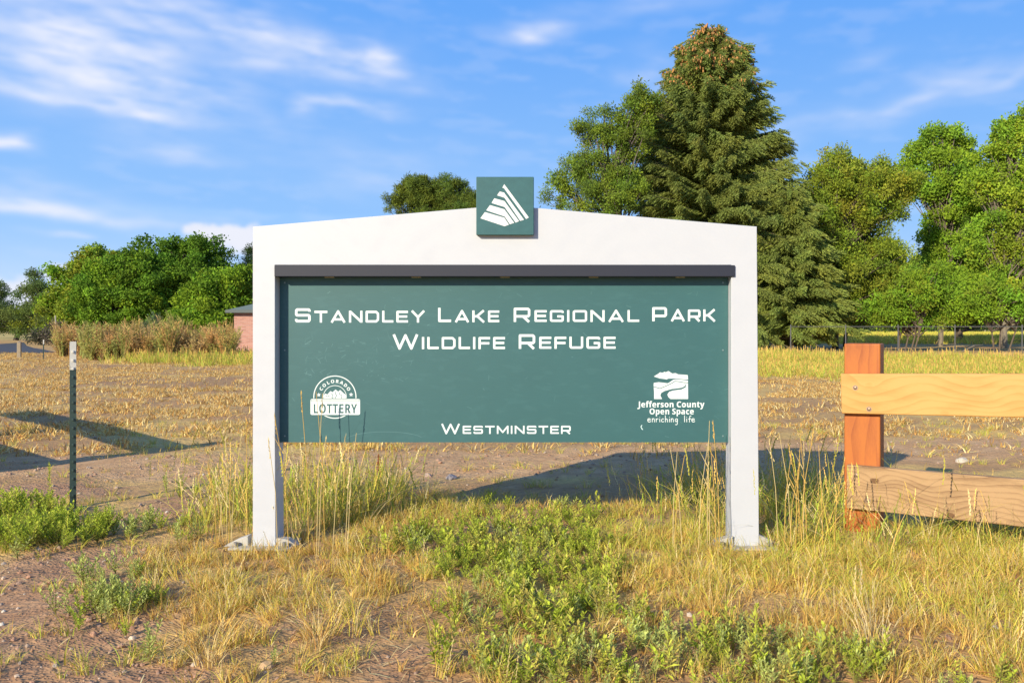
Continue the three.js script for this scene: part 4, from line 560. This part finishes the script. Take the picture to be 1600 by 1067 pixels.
// weeds and tufts that stand apart: things of their own
function clumpThing(name, label, category, px, py, parts, group) {
  const p = onGround(px, py), t = thing(name, label, category, [p.x, groundY(p.x, p.z), p.z], 0, group);
  for (const [pn, geos] of parts) part(pn, mergeGeometries(geos), grassMat, t); return t;
}
{
  const r = rngOf(201), spread = (geo, n, ax, az, lo, hi, tilt = 0.4) => Array.from({ length: n }, () => { const a = r() * 6.28, q = Math.sqrt(r()), s = lo + (hi - lo) * r() * (1.15 - 0.5 * q); const g = geo.clone(); g.rotateX((r() - 0.5) * tilt).rotateY(r() * 6.28).scale(s, s, s).translate(Math.cos(a) * q * ax, 0, Math.sin(a) * q * az); return g; });
  clumpThing('leafy_bush', 'bushy bright green weed at the foot of the dark steel post', 'weed', 70, 846, [['foliage', [...spread(weedA, 55, 0.36, 0.26, 0.7, 1.25), ...spread(weedC, 30, 0.36, 0.26, 0.7, 1.2)]]]);
  clumpThing('leafy_bush', 'green weed clump behind the bush, with one tall spike', 'weed', 8, 815, [['foliage', spread(weedA, 36, 0.3, 0.25, 0.7, 1.4)], ['spike', [weed(31, 0.36, 60, 0.04, 0.005, [W1, W4], 1).translate(0.28, 0, 0.02)]]]);
  clumpThing('leafy_bush', 'low grey green weed clump on the reddish gravel soil', 'weed', 150, 960, [['foliage', spread(weedB, 22, 0.2, 0.13, 0.5, 1.0)]]);
  clumpThing('straw_tuft', 'pale bleached straw tuft fanning out below the timber fence', 'grass', 1365, 1015, [['blades', [tuft(51, 46, 0.30, 0.05, 0.55, 0.0035, [STRAW, [0.7, 0.56, 0.32], GOLD], 4, 0.3)]]]);
  clumpThing('straw_tuft', 'orange brown dead tuft on bare soil before the weeds', 'grass', 498, 1012, [['blades', [tuft(52, 60, 0.2, 0.045, 0.8, 0.003, [GOLD, STRAW, RUST], 4)]]]);
  clumpThing('straw_tuft', 'drooping golden tuft nearest the gravel soil', 'grass', 325, 1040, [['blades', [tuft(53, 55, 0.2, 0.05, 0.9, 0.003, [GOLD, STRAW], 4)]]]);
  const stalks = (seed, n, w, lo, hi) => { const q = rngOf(seed), s = new Soup(); for (let i = 0; i < n; i++) { const x = (q() - 0.5) * w, z = (q() - 0.5) * 0.12, h = lo + (hi - lo) * q(), ln = (q() - 0.5) * 0.16, c = q() < 0.5 ? STRAW : GOLD; limb([[x, -0.02, z], [x + ln * 0.3, h * 0.55, z], [x + ln, h, z + 0.02]], 0.0022, 0.0014, 4, s, c); if (q() < 0.6) for (let j = 0; j < 12; j++) { const y = h - 0.10 + 0.009 * j, e = rdir(q), b = [x + ln * (y / h), y, z + 0.015]; s.tri(add3(b, e, 0.004), add3(b, e, -0.004), add3(b, [e[2] * 0.008, 0.018, 0]), c); } if (q() < 0.7) { const y = h * (0.5 + 0.3 * q()), d = q() < 0.5 ? 1 : -1, b = [x + ln * 0.45, y, z]; s.quad(b, add3(b, [0.003, 0.006, 0]), [b[0] + d * 0.05, y + 0.1, z + 0.01], [b[0] + d * 0.05, y + 0.099, z + 0.01], c); } } return s.geo(); };
  clumpThing('grass_stalks', 'few tall straw stalks rising before the round emblem on the panel', 'grass', 490, 868, [['stalks', [stalks(61, 9, 0.42, 0.55, 0.9)]]]);
  clumpThing('grass_stalks', 'few tall pale stalks rising before the square emblem end of the panel', 'grass', 1085, 868, [['stalks', [stalks(62, 8, 0.36, 0.5, 0.72)]]]);
  clumpThing('grass_stalks', 'tall thin stalks standing outside the sign leg nearest the steel post', 'grass', 365, 850, [['stalks', [stalks(63, 9, 0.3, 0.4, 0.7)]]]);
  clumpThing('grass_stalks', 'tall thin green gold stalks between the sign frame and timber fence', 'grass', 1245, 862, [['stalks', [stalks(64, 12, 0.42, 0.4, 0.66)]]]);
  { const p = onGround(590, 776), t = thing('dock_stalk', 'rusty brown dock stalk standing in the tall grass', 'plant', [p.x, 0, p.z]), s = new Soup(), q = rngOf(9); limb([[0, 0, 0], [0.01, 0.15, 0], [0.005, 0.3, 0.01]], 0.004, 0.002, 5, s); part('stem', s.geo(), std([0.25, 0.10, 0.04], 0.9), t); const h = new Soup(); for (let i = 0; i < 160; i++) { const y = 0.1 + 0.2 * q(), a = rdir(q), c = add3([0.008, y, 0.004], [a[0], a[1] * 0.3, a[2]], 0.022 * (1.1 - (y - 0.1) / 0.25)), e = rdir(q), f = norm3(cross3(e, rdir(q))); h.tri(add3(c, f, 0.006), add3(c, f, -0.006), add3(c, e, 0.01)); } part('seed_head', h.geo(), std([0.36, 0.12, 0.04], 0.9), t); }
  for (const [px, py, l, an, lab] of [[1520, 552, 1.5, 0.5, 'pale fallen stick lying in the meadow grass'], [1590, 540, 2.2, -0.5, 'pale leaning dead branch by the light fence post'], [1210, 545, 1.6, 0.9, 'bleached dead branch under the lower spruce']]) { const p = onGround(px, py), t = top('dead_branch', limb([[-l / 2, 0.08, 0], [0, 0.35, 0.1], [l / 2, 0.22 + 0.3 * an, 0]], 0.03, 0.015, 6).geo(), paleBark); t.position.set(p.x, 0, p.z); t.rotation.y = an; tag(t, lab, 'branch'); }
}
// pebbles and straw litter
{
  const r = rngOf(301), c = new Copies(), g = new THREE.IcosahedronGeometry(1, 1), q = g.attributes.position, seen = new Map();
  for (let i = 0; i < q.count; i++) { const v = new THREE.Vector3().fromBufferAttribute(q, i), k = 1 + 0.28 * n3(v.x * 1.6, v.y * 1.6, v.z * 1.6); q.setXYZ(i, v.x * k, v.y * k * 0.62, v.z * k); } g.computeVertexNormals();
  for (let i = 0; i < 60000; i++) {
    const z = -2.3 - r() * 8.2, x = (r() * 2 - 1) * (1.4 - z * 0.72), w = Math.max(bareLeft(x, z) * (z > -3.4 && x < -1.2 ? 0.55 : 0.3), track(x, z) * 0.16, bareSpots(x, z) * 0.12, 0.02); if (r() > w) continue;
    const s = 0.003 + 0.010 * Math.pow(r(), 3.6) * (1 - z * 0.06), b = r(); c.put(x, groundY(x, z) + s * 0.2, z, r() * 0.6, r() * 6, r() * 0.6, s, s, s * (0.7 + 0.5 * r()), jitter(b < 0.55 ? [0.34, 0.20, 0.13] : b < 0.9 ? [0.40, 0.29, 0.21] : [0.52, 0.42, 0.32], r, 0.4));
  }
  tag(c.build('pebbles', g, std([1, 1, 1], 0.85)), 'loose gravel on the bare soil', 'gravel');
  const rock = (px, py, s, col, label) => { const p = onGround(px, py), m = top('stone', g.clone().scale(s, s * 0.8, s * 0.8), std(col, 0.9)); m.position.set(p.x, groundY(p.x, p.z) + s * 0.2, p.z); m.rotation.y = px; tag(m, label, 'stone'); };
  rock(705, 748, 0.05, [0.30, 0.27, 0.27], 'grey stone on the bare track behind the sign'); rock(668, 742, 0.04, [0.42, 0.3, 0.24], 'pinkish stone on the bare track beside the grey stone'); rock(1505, 721, 0.06, [0.5, 0.44, 0.36], 'pale flat stone on the track seen between the fence rails'); rock(342, 778, 0.035, [0.6, 0.52, 0.44], 'pale stone in the soil between sign leg and steel post');
  rock(418, 1040, 0.03, [0.5, 0.33, 0.18], 'small tan stone among the dead grass before the sign');
  const sg = new Soup(); sg.quad([-0.5, 0, -0.008], [0.0, 0.03, -0.011], [0.0, 0.03, 0.011], [-0.5, 0, 0.008]).quad([0, 0.03, -0.011], [0.5, 0.005, -0.006], [0.5, 0.005, 0.006], [0, 0.03, 0.011]);
  const l = new Copies();
  for (let i = 0; i < 26000; i++) { const z = -2.3 - r() * 4.4, x = (r() * 2 - 1) * (1.2 - z * 0.72), w = Math.max(dryMask(x, z) * 0.5, bareSpots(x, z) * 0.7, 0.06, weedGrey(x, z) * 0.35); if (r() > w) continue; const s = 0.03 + 0.10 * r() * r(); l.put(x, groundY(x, z) + 0.006 + 0.012 * r(), z, (r() - 0.5) * 0.3, r() * 6.28, (r() - 0.5) * 0.3, s, s, 0.12 + 0.1 * r(), jitter(r() < 0.6 ? STRAW : RUST, r, 0.4)); }
  tag(l.build('straw_litter', sg.geo(), grassMat), 'fallen straw and dead stems littering the soil', 'litter');
}

renderer.render(scene, camera);
